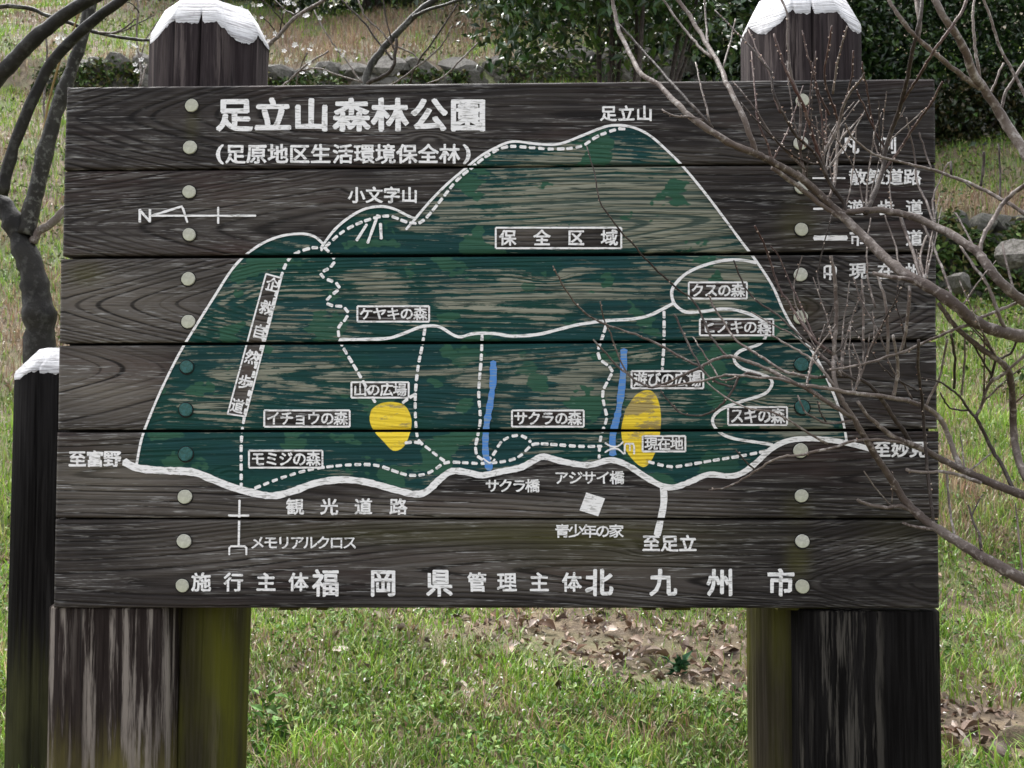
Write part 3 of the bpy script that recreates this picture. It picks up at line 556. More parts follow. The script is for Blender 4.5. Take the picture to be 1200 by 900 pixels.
def add_bud(P, r, el=1.5):
    n0 = len(buds_V); a = rng.normal(size=3); a /= np.linalg.norm(a); b = np.cross(a, [.3, .5, .8]); b /= np.linalg.norm(b); c = np.cross(a, b)
    for s in (a*el, b, -a*el*.6, -b, c, -c): buds_V.append(P+s*r)
    for f in ((0, 1, 4), (1, 2, 4), (2, 3, 4), (3, 0, 4), (1, 0, 5), (2, 1, 5), (3, 2, 5), (0, 3, 5)): buds_F.append(tuple(n0+i for i in f))
PX = .00173                                       # metres per photo pixel at about 2 m
gtr = ground(2.15, -.1)
rtree = thing('plum_tree', (2.15, -.1, float(gtr)), 'bare brown plum tree at the right whose budding branches cross the signboard', 'tree')
def branch(pts, r0, r1, mat, off=0.0, bud=0.0, parent=None, Yf=None, name=None, ext=None, sd=None):
    "r0 px radius at first (tip) point, r1 at last (root) point"
    Yf = Yf or Yr; P = np.array(smoothline(pts, 4)); n = len(P); t = np.linspace(0, 1, n)
    seg = np.r_[0, np.cumsum(np.linalg.norm(np.diff(P, axis=0), axis=1))]; jx = rng.normal(size=(n, 2))*.35; jx[-1] = 0
    P3 = [at(P[k, 0]+jx[k, 0], P[k, 1]+jx[k, 1], Yf(*P[k])+off*(1-t[k])**.8) for k in range(n)]
    if ext is not None:
        P3 = P3[:-1]+smoothline([P3[-1]]+[np.array(e, float) for e in ext], 4)
    P3 = np.array(P3); rr = np.linspace(r0, r1, n)*PX*.86
    if len(P3) > n: rr = np.r_[rr, np.linspace(r1, r1*1.5, len(P3)-n)*PX]
    rr = rr*(1+.10*np.clip(rng.normal(size=len(rr)), -1, 2)*(rng.random(len(rr)) < .3))
    V, F_ = tube(P3, rr, 6 if max(r0, r1) < 3 else 9, sd or int(seg[-1]*7)+len(pts), .07)
    nm = name or ('branch' if max(r0, r1) >= 2.2 else 'twig'); link(nm, mesh_pd(nm, V, F_), mat, parent or rtree)
    if bud:
        for s in np.arange(3, seg[-1]*.85, 9/bud):
            k = min(n-1, int(np.searchsorted(seg, s))); d = rng.normal(size=3); d /= np.linalg.norm(d)
            add_bud(P3[k]+d*(rr[k]+.0012), rng.uniform(.0011, .0024))
    return P3
TR = lambda z: (2.15-.02*z, -.12, z)
gz = float(gtr)
V, F_ = tube([np.array(p) for p in [(2.17, -.1, gz-.15), (2.16, -.1, gz+.1), (2.12, -.12, .5), (2.05, -.13, .85), (2.02, -.15, 1.2), (1.93, -.16, 1.6), (1.9, -.18, 2.1), (1.8, -.15, 2.6)]], np.array([.085, .07, .062, .058, .052, .042, .03, .012]), 14, 5, .08)
link('trunk', mesh_pd('trunk', V, F_), B_mid, rtree)
P_, M_, D_, E_ = B_pale, B_mid, B_dark, B_red
# heavy limbs, each run on to the trunk outside the frame
branch([(976, 250), (1000, 248), (1020, 246), (1045, 248), (1060, 252), (1075, 256), (1095, 265), (1115, 275), (1135, 288), (1148, 298), (1158, 314), (1170, 328), (1185, 342), (1204, 357)], 4, 6.5, M_, ext=[(1.4, -.2, 1.05), (2.03, -.14, .82)])
branch([(886, 180), (905, 190), (930, 203), (945, 214), (960, 228), (975, 242), (990, 256), (1005, 270), (1020, 285), (1035, 300), (1050, 313), (1065, 324), (1083, 333), (1105, 347), (1125, 362), (1140, 375), (1160, 385), (1182, 391), (1208, 395)], 4.5, 8, M_, ext=[(1.5, -.2, .9), (2.05, -.12, .62)])
branch([(977, 417), (977, 440), (982, 460), (990, 475), (1000, 490), (1010, 507), (1022, 527), (1035, 547), (1048, 567), (1060, 585), (1070, 597), (1085, 610), (1100, 620), (1120, 633), (1145, 649), (1170, 663), (1204, 682)], 2.5, 7.5, M_, ext=[(1.35, -.25, .45), (2.13, -.12, .22)])
branch([(1005, 470), (1015, 485), (1030, 499), (1045, 511), (1065, 520), (1085, 528), (1105, 539), (1130, 551), (1155, 563), (1180, 573), (1206, 582)], 2, 6.5, M_, ext=[(1.4, -.24, .62), (2.1, -.12, .4)])
branch([(1090, -12), (1105, 18), (1120, 40), (1132, 62), (1140, 85), (1150, 100), (1165, 122), (1180, 147), (1194, 168), (1208, 192)], 4, 7, P_, ext=[(1.35, -.22, 1.28), (2.02, -.14, 1.0)])
branch([(1100, 355), (1110, 370), (1125, 388), (1140, 400), (1155, 412), (1170, 422), (1181, 432), (1185, 448), (1187, 475), (1188, 510), (1194, 540), (1206, 566)], 2.5, 5.5, M_, ext=[(1.4, -.22, .6), (2.1, -.12, .38)])
branch([(715, -12), (719, 8), (726, 38), (738, 62), (752, 87), (772, 100), (790, 118), (808, 136), (830, 152), (860, 170), (886, 180)], 2.4, 4.5, P_)
branch([(905, 197), (930, 214), (950, 230), (962, 240), (978, 250), (992, 258)], 3, 3.5, P_)
branch([(790, -12), (795, 0), (808, 18), (826, 48), (844, 78), (854, 102), (867, 128), (878, 156), (886, 180)], 2.6, 3.7, P_)
br = [  # pts, r0, r1, mat, off, bud
 ([(725, 28), (745, 50), (770, 78), (785, 95), (800, 112), (815, 128), (835, 150)], 1.6, 2.2, D_, .0, 0), ([(772, -8), (790, 18), (805, 38), (818, 53), (834, 68)], 1.5, 2.2, M_, .02, 0),
 ([(824, -8), (828, 30), (829, 52)], 1.3, 1.8, M_, .03, 0), ([(838, 12), (860, 35), (880, 55), (890, 68), (903, 85), (907, 110), (918, 133), (930, 155), (945, 170), (958, 184), (966, 203), (977, 222), (988, 236), (991, 250)], 1, 3, D_, -.05, 1),
 ([(862, 22), (857, 45), (847, 80)], .8, 1.4, M_, .03, .4), ([(775, 129), (790, 136), (806, 137), (824, 141)], 1.2, 1.6, M_, -.02, 1), ([(815, 72), (819, 92), (826, 118), (832, 146)], .8, 1.4, M_, -.05, 1),
 ([(912, -8), (922, 15), (923, 50), (927, 85), (935, 110), (938, 132), (938, 178), (945, 214)], 1.3, 2.0, M_, .03, .3), ([(877, 35), (888, 60), (902, 85), (908, 115), (915, 132)], 1, 1.6, E_, .05, 1),
 ([(907, 40), (915, 65), (920, 80), (930, 100), (942, 125), (950, 150), (962, 190)], 1.4, 2.4, E_, -.03, 1.3), ([(858, 95), (875, 115), (890, 135), (905, 160), (922, 178), (945, 200)], .9, 1.7, M_, .02, .5),
 ([(868, 120), (885, 140), (905, 160), (925, 178), (945, 190), (962, 193)], 1, 1.5, D_, .0, .6), ([(880, 60), (884, 100), (888, 140), (900, 170), (905, 190)], 1, 1.6, E_, .03, .6),
 ([(1036, -10), (1048, 10), (1060, 28), (1072, 42), (1092, 60), (1110, 75), (1130, 91), (1148, 104)], 2.2, 3.6, P_, 0, .2), ([(1135, -8), (1128, 12), (1118, 28), (1105, 45), (1093, 62), (1080, 85), (1068, 103), (1056, 122)], 2.2, 1.8, E_, -.05, .5),
 ([(1080, -8), (1079, 15), (1073, 45), (1068, 65), (1064, 90), (1058, 112), (1052, 135), (1044, 155), (1038, 175), (1035, 195), (1030, 212), (1022, 233), (1014, 250)], 2.2, 4, D_, 0, .2),
 ([(1104, 96), (1092, 120), (1080, 136), (1067, 155), (1055, 174), (1045, 188), (1033, 202)], 1.6, 2.2, E_, -.03, .8), ([(1085, 127), (1065, 145), (1048, 160), (1040, 172)], .8, 1.2, M_, .02, .4),
 ([(1072, -8), (1076, 12), (1078, 30), (1076, 45)], 2.8, 2.6, P_, .02, 0), ([(1143, -8), (1140, 20), (1142, 50), (1145, 70), (1149, 98)], 1.5, 2.2, P_, .05, 0),
 ([(1150, -8), (1160, 20), (1168, 45), (1176, 65), (1185, 80), (1195, 100), (1208, 125)], 1.6, 2.2, P_, .06, 0), ([(1205, 66), (1187, 95), (1178, 110), (1172, 130)], 2.4, 2.2, M_, .03, 0), ([(1176, 74), (1168, 92), (1160, 112)], 1.4, 1.8, P_, .03, 0),
 ([(1013, 85), (1008, 95), (998, 106), (988, 125), (983, 145), (974, 165), (964, 184), (968, 205)], 1.3, 2.6, M_, -.04, 1), ([(975, 30), (970, 60), (966, 90), (975, 120), (984, 145)], 1, 1.7, E_, -.02, 1.2), ([(1000, 60), (998, 90), (990, 120), (982, 148)], 1, 1.6, E_, .02, 1.2),
 ([(956, 60), (955, 95), (962, 130), (966, 170)], .9, 1.5, E_, .05, 1.2), ([(940, 35), (945, 60), (953, 85), (960, 110), (972, 135)], .9, 1.6, E_, .03, 1.2), ([(993, 30), (986, 55), (980, 80), (976, 110)], 1, 1.5, B_pale, .0, 1.3),
 ([(982, 145), (982, 165), (980, 190), (978, 212), (972, 232)], 1.6, 2.4, P_, .05, 0), ([(1012, 135), (1000, 146), (988, 160)], .9, 1.2, P_, 0, 0),
 ([(990, 145), (1000, 162), (1015, 175), (1030, 183), (1055, 190), (1075, 195), (1097, 200), (1115, 207), (1140, 216), (1160, 226), (1172, 233), (1188, 242), (1206, 254)], 1.3, 2.8, P_, -.04, .1),
 ([(1010, 72), (1015, 100), (1020, 130), (1026, 155), (1040, 178)], .9, 1.4, E_, .04, .6), ([(1004, 105), (1014, 128), (1024, 150)], 1, 1.3, E_, .02, .3), ([(1062, 138), (1068, 165), (1073, 195), (1075, 215), (1085, 235), (1094, 262)], 1.1, 1.8, M_, .05, 0),
 ([(1077, 155), (1085, 180), (1091, 197)], 1.1, 1.3, M_, .05, 0), ([(1205, 214), (1187, 227), (1174, 240), (1165, 255), (1156, 270), (1150, 285), (1148, 299)], 3, 2.8, M_, -.05, 0),
 ([(1153, 178), (1152, 200), (1149, 219)], 2, 1.8, D_, -.02, .4), ([(1170, 168), (1172, 205), (1172, 233)], 1.2, 1.4, D_, 0, 0), ([(1114, 189), (1115, 207)], 1.7, 1.6, D_, 0, 0), ([(1112, 190), (1100, 215), (1093, 235), (1096, 262)], 1.1, 1.5, M_, .02, .4),
 ([(1120, 250), (1130, 268), (1143, 292)], 1.2, 1.6, M_, 0, 0), ([(1117, 207), (1128, 212), (1138, 221)], .8, 1, D_, 0, .4), ([(1055, 254), (1062, 275), (1070, 295), (1080, 330)], 2.2, 2.4, M_, .04, 0), ([(1080, 260), (1092, 285), (1100, 305), (1110, 330), (1116, 352)], 1.8, 1.8, M_, .05, 0),
 ([(1037, 252), (1045, 275), (1050, 290), (1053, 312)], 1, 1.3, M_, .03, 0), ([(1086, 276), (1079, 300), (1084, 332)], 1.3, 1.6, P_, .02, .3), ([(1175, 285), (1180, 310), (1188, 342)], 1.3, 1.6, M_, .03, 0), ([(1125, 288), (1140, 310), (1152, 326), (1162, 345), (1168, 362), (1180, 390)], 1.6, 2.4, P_, .04, 0),
 ([(1023, 320), (1045, 325), (1062, 327), (1076, 331)], 2.6, 3, M_, -.03, 0), ([(970, 434), (990, 431), (1015, 426), (1040, 418), (1065, 410), (1085, 400), (1110, 390), (1130, 382), (1150, 381)], 1.5, 2.1, M_, -.04, .3), ([(1206, 346), (1185, 358), (1165, 366), (1150, 372), (1140, 376)], 2, 2, P_, .02, 0),
 ([(1140, 402), (1150, 420), (1162, 440)], 1.2, 1.5, D_, 0, 0), ([(1207, 410), (1188, 428), (1172, 441), (1160, 448), (1152, 470), (1144, 489)], 2, 2.4, P_, -.02, 0), ([(1192, 398), (1184, 414), (1172, 420), (1167, 422), (1160, 446)], 1.6, 1.8, D_, .02, 0),
 ([(1143, 488), (1152, 505), (1163, 528), (1176, 548), (1188, 575)], 2.3, 3, D_, -.02, .3), ([(1080, 443), (1100, 447), (1115, 457), (1127, 467), (1135, 480), (1144, 490)], 1.2, 2, D_, 0, .3), ([(1102, 460), (1110, 475), (1120, 480), (1135, 481)], 1, 1.5, D_, 0, .4),
 ([(1115, 392), (1119, 420), (1118, 455)], 1.6, 1.8, D_, 0, .2), ([(1131, 395), (1130, 430), (1127, 463)], 1.2, 1.4, P_, .03, 0), ([(1110, 398), (1102, 440), (1095, 455), (1085, 476)], 1.4, 1.8, P_, .02, 0),
 ([(955, 442), (985, 441), (1005, 444), (1020, 452), (1033, 468), (1048, 490), (1060, 507), (1068, 521)], 2, 3.2, D_, .02, .2), ([(945, 452), (975, 456), (1000, 461), (1022, 463), (1045, 466), (1065, 470), (1080, 475), (1094, 483), (1104, 495), (1112, 512), (1119, 532), (1126, 550)], 2.4, 3.8, P_, -.01, 0),
 ([(1066, 335), (1064, 370), (1060, 395), (1055, 413)], 2.3, 2, P_, 0, .2), ([(1010, 328), (1012, 360), (1012, 400), (1013, 427)], 1.4, 1.7, P_, .04, .3), ([(1028, 322), (1037, 350), (1040, 378), (1040, 419)], 1.6, 2.1, P_, .02, .2), ([(1046, 393), (1050, 412), (1052, 425), (1051, 445), (1047, 466)], 1.8, 2.4, P_, -.03, 0),
 ([(1077, 398), (1076, 430), (1080, 462), (1083, 500), (1086, 540), (1090, 575), (1094, 617)], 2, 2.3, D_, -.04, .8), ([(974, 300), (978, 325), (980, 348), (980, 375), (978, 400), (977, 417)], 2.2, 2.8, M_, -.08, .2), ([(1053, 328), (1050, 355), (1057, 380), (1062, 408)], .9, 1.1, D_, .03, .6),
 ([(648, 312), (655, 325), (665, 343), (680, 362), (700, 376), (720, 384), (745, 392), (775, 405), (800, 420), (824, 431)], 1, 1.9, M_, .04, .2), ([(688, 172), (697, 205), (703, 235), (720, 262), (745, 290), (765, 312), (790, 335), (812, 352), (822, 370), (832, 392), (845, 410), (854, 419)], .9, 1.9, D_, .02, .15),
 ([(696, 398), (715, 420), (735, 438), (750, 449), (765, 454), (785, 447), (805, 437), (825, 428), (840, 420), (855, 418), (870, 421), (888, 428), (905, 435), (925, 446), (945, 455), (968, 470), (985, 481), (1000, 490)], 1.2, 3.2, M_, 0, .4),
 ([(703, 353), (708, 375), (715, 390), (725, 418), (734, 437)], .9, 1.3, M_, .02, .2), ([(764, 454), (800, 450), (830, 445), (850, 440), (870, 440), (890, 443), (908, 443), (927, 448)], 1.4, 2, M_, -.02, .1),
 ([(790, 368), (798, 385), (810, 410), (820, 428), (828, 439), (842, 449), (858, 453)], 1.6, 1.6, D_, -.03, .5), ([(774, 458), (785, 472), (800, 485), (820, 487), (835, 483), (848, 472), (858, 458), (866, 443), (876, 437), (892, 441)], 1.1, 1.9, D_, .01, .5),
 ([(812, 395), (825, 415), (835, 430), (846, 445), (870, 441)], 1, 1.4, M_, .02, .3), ([(828, 448), (850, 465), (875, 478), (900, 482), (920, 490), (948, 508), (970, 520)], 1, 1.6, P_, .0, 0), ([(830, 345), (838, 362), (850, 380), (862, 398), (876, 408), (895, 420), (920, 436), (940, 440), (958, 442)], 1.2, 2.4, P_, .0, .2),
 ([(860, 305), (872, 335), (890, 355), (910, 368), (925, 382), (945, 400), (965, 420), (982, 434), (1003, 446)], 1.2, 2.1, D_, .02, .2), ([(880, 365), (905, 380), (925, 390), (950, 408), (970, 422), (984, 436)], 1, 1.6, P_, .04, 0), ([(903, 393), (930, 408), (950, 420), (965, 435), (982, 457)], 1.4, 2, P_, .02, 0),
 ([(885, 265), (895, 285), (903, 308), (912, 335), (925, 355), (940, 380), (957, 401), (977, 416)], 1.3, 2, E_, -.03, 1), ([(903, 288), (914, 303), (925, 330), (935, 350), (945, 375), (957, 401)], 1, 1.5, E_, .0, .8), ([(993, 394), (985, 408), (977, 416)], 1, 1.4, D_, 0, .6), ([(980, 352), (970, 380), (960, 402), (976, 417)], 1, 1.4, D_, 0, .4),
 ([(935, 463), (942, 480), (955, 490), (975, 496), (1002, 492)], 1, 1.6, M_, 0, .3), ([(958, 470), (962, 485), (968, 494)], 1, 1.2, D_, 0, .3), ([(831, 574), (850, 571), (870, 562), (885, 552), (902, 541), (918, 535), (935, 534), (950, 530), (975, 525), (1000, 517), (1020, 515), (1045, 517), (1064, 521)], 1, 2.3, P_, -.03, .15),
 ([(863, 528), (875, 542), (885, 552)], 1, 1.3, D_, 0, .3), ([(1062, 551), (1080, 553), (1105, 553), (1125, 557), (1150, 566)], 2.2, 2.6, P_, -.02, .1), ([(1005, 586), (1020, 592), (1040, 595), (1055, 593), (1068, 598)], 2.2, 3, M_, -.02, 0), ([(1012, 552), (1028, 574), (1042, 590), (1056, 594)], .8, 1, P_, 0, 0),
 ([(1057, 612), (1075, 618), (1102, 621)], 1.8, 2.7, M_, -.02, 0), ([(1135, 592), (1140, 610), (1148, 630), (1151, 653)], 1.2, 2, D_, -.02, .6), ([(1152, 580), (1145, 590), (1139, 605)], .9, 1.2, D_, 0, .5), ([(1110, 556), (1112, 590), (1119, 633)], 1.4, 1.7, P_, .03, 0), ([(1166, 527), (1150, 540), (1134, 553)], 1.2, 1.5, P_, 0, 0),
 ([(1190, 590), (1195, 640), (1199, 680)], 1, 1.4, M_, .04, 0), ([(1045, 590), (1047, 560), (1044, 552)][::-1], .8, 1, M_, 0, .5), ([(1030, 540), (1028, 532), (1026, 527)], 1.2, 1.4, D_, 0, .4), ([(940, 300), (930, 340), (940, 375), (958, 402)], .9, 1.3, M_, .05, .5), ([(1020, 255), (1016, 290), (1018, 330), (1026, 360)], .9, 1.4, M_, .06, .6),
 ([(1000, 325), (1008, 350), (1022, 375), (1034, 400), (1041, 418)], .9, 1.3, M_, .03, .3), ([(975, 252), (966, 285), (958, 320), (962, 345)], .8, 1.2, D_, .06, .3), ([(1040, 420), (1050, 440), (1062, 455), (1070, 471)], 1, 1.4, M_, .02, .3), ([(1020, 410), (1030, 425), (1045, 440), (1075, 458)], 1, 1.3, D_, .02, .4),
]
for b in br: branch(b[0], b[1], b[2], b[3], b[4], b[5])
# extra fine budding shoots standing on the upper limbs
for k in range(54):
    a = random.choice([(990, 250), (977, 222), (966, 203), (945, 214), (964, 184), (984, 148), (938, 178), (905, 190), (1014, 250), (1035, 195), (1045, 248), (1075, 256), (1013, 427), (985, 441), (1000, 461), (1094, 265), (1152, 470), (1187, 475), (1130, 551), (1110, 350), (1083, 333), (1125, 362), (1170, 422), (1022, 463), (945, 455), (925, 446), (1150, 100), (1085, 528)])
    L = random.uniform(40, 120); an = random.gauss(.05, .35); c1 = (a[0]+math.sin(an)*L*.5+random.gauss(0, 4), a[1]-math.cos(an)*L*.5); c2 = (a[0]+math.sin(an)*L+random.gauss(0, 9), a[1]-math.cos(an)*L)
    branch([c2, c1, a], .7, random.uniform(1, 1.5), random.choice([E_, M_, M_, D_, P_, P_]), random.gauss(.02, .05), random.choice([.4, 1, 1.3]))
m = NM('bud'); a = m.noise(m.pos((200, 200, 200)), 1, 2); M_bud = m.out(m.mix(m.step(a, .4, .6), (.3, .17, .12), (.6, .52, .46)), .5)
link('flower_buds', mesh_pd('flower_buds', buds_V, buds_F), M_bud, rtree, kind='stuff')

# left tree, behind the board
ltree = thing('plum_tree', (*at(48, 420, .95)[:2], 0), 'dark mossy forked tree trunk standing behind the left end of the signboard', 'tree')
gl = float(ground(*at(48, 420, .95)[:2])); ltree.location.z = gl
PXs = PX; PX = 3.2/1167
Yl = lambda px, py: .95
branch([(-14, 228), (3, 238), (14, 256), (26, 285), (38, 318), (44, 350), (46, 385), (48, 430)], 11, 22, B_black, parent=ltree, Yf=Yl, name='trunk', ext=[at(54, 520, .95), at(60, 640, .95), (at(62, 640, .95)[0], .95, gl-.1)])
branch([(120, -25), (107, 0), (95, 50), (80, 92), (60, 150), (46, 208), (38, 240), (30, 275)], 7, 12, B_grey, parent=ltree, Yf=Yl)
branch([(165, -18), (140, 2), (100, 32), (62, 72), (32, 130), (12, 185), (2, 228)], 6, 8, B_black, parent=ltree, Yf=lambda a, b: .85)
branch([(150, -22), (100, 2), (70, 22), (40, 46), (15, 72), (-12, 102), (-45, 160), (-20, 228)], 8, 11, B_black, parent=ltree, Yf=lambda a, b: .75)
branch([(120, 210), (95, 232), (76, 245), (60, 262), (45, 272), (38, 285)], 4.5, 6, P_, parent=ltree, Yf=lambda a, b: .95)
branch([(200, 52), (180, 48), (150, 45), (110, 37), (80, 26), (55, 18), (30, 9), (-10, 9), (-60, 30)], 2, 3.5, B_grey, parent=ltree, Yf=lambda a, b: 1.05, off=.1)
branch([(96, 5), (88, 30), (75, 60), (62, 100), (52, 150), (46, 200)], 1.2, 1.8, bark('ochre_bark', (.2, .13, .04), (.26, .18, .06), (.3, .22, .1)), parent=ltree, Yf=lambda a, b: 1.1)
branch([(160, 22), (150, 30), (135, 38), (115, 38)], 1, 1.5, B_mid, parent=ltree, Yf=lambda a, b: 1.05); branch([(52, 30), (55, 60), (52, 110), (53, 170), (46, 230)], 1.2, 2.2, P_, parent=ltree, Yf=lambda a, b: 1.2)

# blossoming saplings between board and slope
m = NM('petal'); M_petal = m.out((.8, .78, .76), .6)
def flower_mesh(sc):
    V = []; F_ = []
    for k in range(5):
        a = k*2*math.pi/5; n0 = len(V)
        for da, r, z in ((0, .1, 0), (-.5, .7, .25), (0, 1, .35), (.5, .7, .25)): V.append((r*math.cos(a+da)*sc, r*math.sin(a+da)*sc, z*sc))
        F_.append((n0, n0+1, n0+2, n0+3))
    me = mesh_pd('blossom', V, F_, False); me.materials.append(M_petal); return me
FM = [flower_mesh(.014), flower_mesh(.009)]
def sapling(Y, base_px, label, stems, n_fl, parent_mat, zones):
    global PX
    PX = (Y+2.27)/1167; b = at(base_px, 400, Y); gz = float(ground(b[0], Y)); t = thing('plum_sapling', (b[0], Y, gz), label, 'tree', 'young plum trees behind the signboard')
    tips = []
    for pts, r0, r1, mat, root in stems:
        P3 = branch(pts, r0, r1, mat, off=random.uniform(-.15, .15), parent=t, Yf=lambda a, c: Y, ext=[(b[0]+random.uniform(-.1, .1), Y, (at(base_px, 100, Y)[2]+gz)/2), (b[0], Y, gz-.05)] if root else None)
        tips.append(P3)
    for k in range(n_fl):
        z = zones[k % len(zones)]; px, py = random.gauss(z[0], z[2]), random.gauss(z[1], z[3])
        o = link('blossom', FM[k % 2], None, t); o.matrix_parent_inverse = Matrix.Identity(4); P = at(px, py, Y+random.uniform(-.15, .15)); o.location = (P[0]-b[0], P[1]-Y, P[2]-gz)
        o.rotation_euler = (random.uniform(.8, 2.2), random.uniform(-.5, .5), random.uniform(-.8, .8))
sapling(2.35, 415, 'young blossoming plum tree with a thick grey stem, behind the middle left of the board', [
    ([(530, -20), (515, -5), (490, 15), (465, 40), (445, 62), (433, 80), (427, 102)], 4, 5.5, B_grey, True), ([(545, -2), (520, 6), (500, 12), (484, 20)], 1.8, 2.5, B_grey, False), ([(465, 45), (463, 65), (461, 78), (452, 88), (435, 95), (430, 100)], 2, 3, B_dark, False),
    ([(390, -12), (410, 10), (428, 28), (440, 45), (452, 60), (460, 70)], 1.2, 1.6, B_dark, False), ([(368, 12), (380, 35), (393, 55), (405, 70), (415, 85), (424, 96)], 1, 1.4, P_, False), ([(530, 30), (520, 50), (505, 65), (480, 85), (460, 99), (440, 104)], .9, 1.4, M_, False),
    ([(536, 5), (520, 30), (505, 52), (488, 75), (480, 98)], 1.2, 1.5, D_, False), ([(420, 0), (428, 20), (445, 35), (460, 52), (482, 62), (492, 72)], 1.2, 1.4, P_, False), ([(500, 98), (520, 90), (540, 70), (560, 50)], 1, 1.3, P_, False), ([(448, -10), (452, 20), (458, 45), (463, 62)], 1.2, 1.4, D_, False)],
    26, None, [(355, 60, 14, 14), (405, 63, 9, 3), (360, 30, 10, 14), (470, 50, 40, 25)])
sapling(2.2, 300, 'young blossoming plum tree just behind the tall left post', [
    ([(400, -18), (380, 0), (350, 18), (330, 38), (312, 58), (300, 85), (290, 105)], 2, 3.2, B_mid, True), ([(385, 60), (365, 72), (350, 84), (335, 98), (320, 110)], 1.2, 1.8, P_, False), ([(322, 0), (335, 12), (348, 18)], .9, 1.2, D_, False), ([(336, -8), (332, 15), (328, 38)], .9, 1.2, D_, False),
    ([(305, 18), (318, 30), (324, 42)], .8, 1.1, D_, False), ([(300, -5), (318, 10), (335, 30)], .8, 1.1, D_, False), ([(425, 96), (395, 88), (370, 80), (350, 84)], 1, 1.3, P_, False), ([(345, 105), (352, 80), (360, 62)], .9, 1.3, P_, False)],
    34, None, [(305, 10, 10, 12), (340, 4, 8, 6), (335, 35, 12, 12), (300, 45, 8, 8), (355, 65, 12, 12)])
sapling(2.3, 163, 'thin pale blossoming plum shoots between the left tree and the tall left post', [
    ([(158, -12), (162, 10), (160, 35), (161, 55), (164, 75), (166, 88), (162, 105)], 1.2, 1.8, P_, True), ([(172, 75), (168, 88), (165, 100)], 1, 1.2, P_, False), ([(135, 0), (155, 5), (163, 15)], .7, 1, D_, False), ([(180, 18), (160, 28), (140, 38), (120, 40)], .8, 1, D_, False), ([(185, 25), (172, 45), (165, 70)], .8, 1, P_, False)],
    22, None, [(163, 70, 3, 10), (152, 52, 4, 3), (68, 45, 6, 8), (175, 48, 6, 5)])
PX = PXs

# ---------------------------------------------------------------- leaf clouds
def leaf_cloud(name, C, size, cols, mat, parent=None, kind='stuff', droop=.3, seed=0, fold=.25, **kw):
    g = np.random.default_rng(seed); n = len(C); L = size*g.uniform(.6, 1.25, n)
    T = np.array([(0, 0, 0), (.3, .5, fold), (-.3, .5, fold), (0, .45, 0), (0, 1.05, -.12)])   # base, sides, rib, tip
    T = np.array([(0, 0, 0), (.26, .45, fold*.5), (0, .5, 0), (-.26, .45, fold*.5), (0, 1, -.1)])
    a = g.uniform(0, 2*math.pi, n); pt = g.normal(-droop, .55, n); rl = g.normal(0, .7, n)
    ca, sa = np.cos(a), np.sin(a); cp, sp = np.cos(pt), np.sin(pt); cr, sr = np.cos(rl), np.sin(rl)
    f = np.stack([ca*cp, sa*cp, sp], 1); s = np.stack([-sa, ca, 0*a], 1); u = np.cross(s, f); s2 = s*cr[:, None]+u*sr[:, None]; u2 = np.cross(s2, f)
    V = C[:, None]+(s2[:, None]*T[None, :, :1]+f[:, None]*T[None, :, 1:2]-u2[:, None]*T[None, :, 2:3])*L[:, None, None]
    V = V.reshape(-1, 3); b = np.arange(n)[:, None]*5
    F4 = np.concatenate([b+np.array([0, 1, 4, 2]), b+np.array([0, 2, 4, 3])]); col = cols[g.integers(0, len(cols), n)]*g.uniform(.7, 1.3, (n, 1)); col = np.repeat(col, 5, 0)
    return link(name, mesh_np(name, V, F4, dict(tint=col)), mat, parent, kind=kind, **kw)
m = NM('evergreen_leaf'); c = m.attr('tint', 'Color'); m.out(c, .28, spec=.5); M_leaf = m.m
m.b.inputs['Transmission Weight'].default_value = 0
m = NM('matt_leaf'); c = m.attr('tint', 'Color'); m.out(c, .6, spec=.3); M_leafm = m.m
def crown_points(c, r, n, seed, clumps=40, cs=.22):
    g = np.random.default_rng(seed); d = g.normal(size=(clumps, 3)); d /= np.linalg.norm(d, axis=1)[:, None]; q = np.array(c)+d*np.array(r)*(g.random((clumps, 1))**.4)
    return q[g.integers(0, clumps, n)]+g.normal(size=(n, 3))*np.array(r)*cs
GRN = np.array([(.022, .06, .012), (.03, .08, .016), (.016, .042, .012), (.055, .12, .02)])
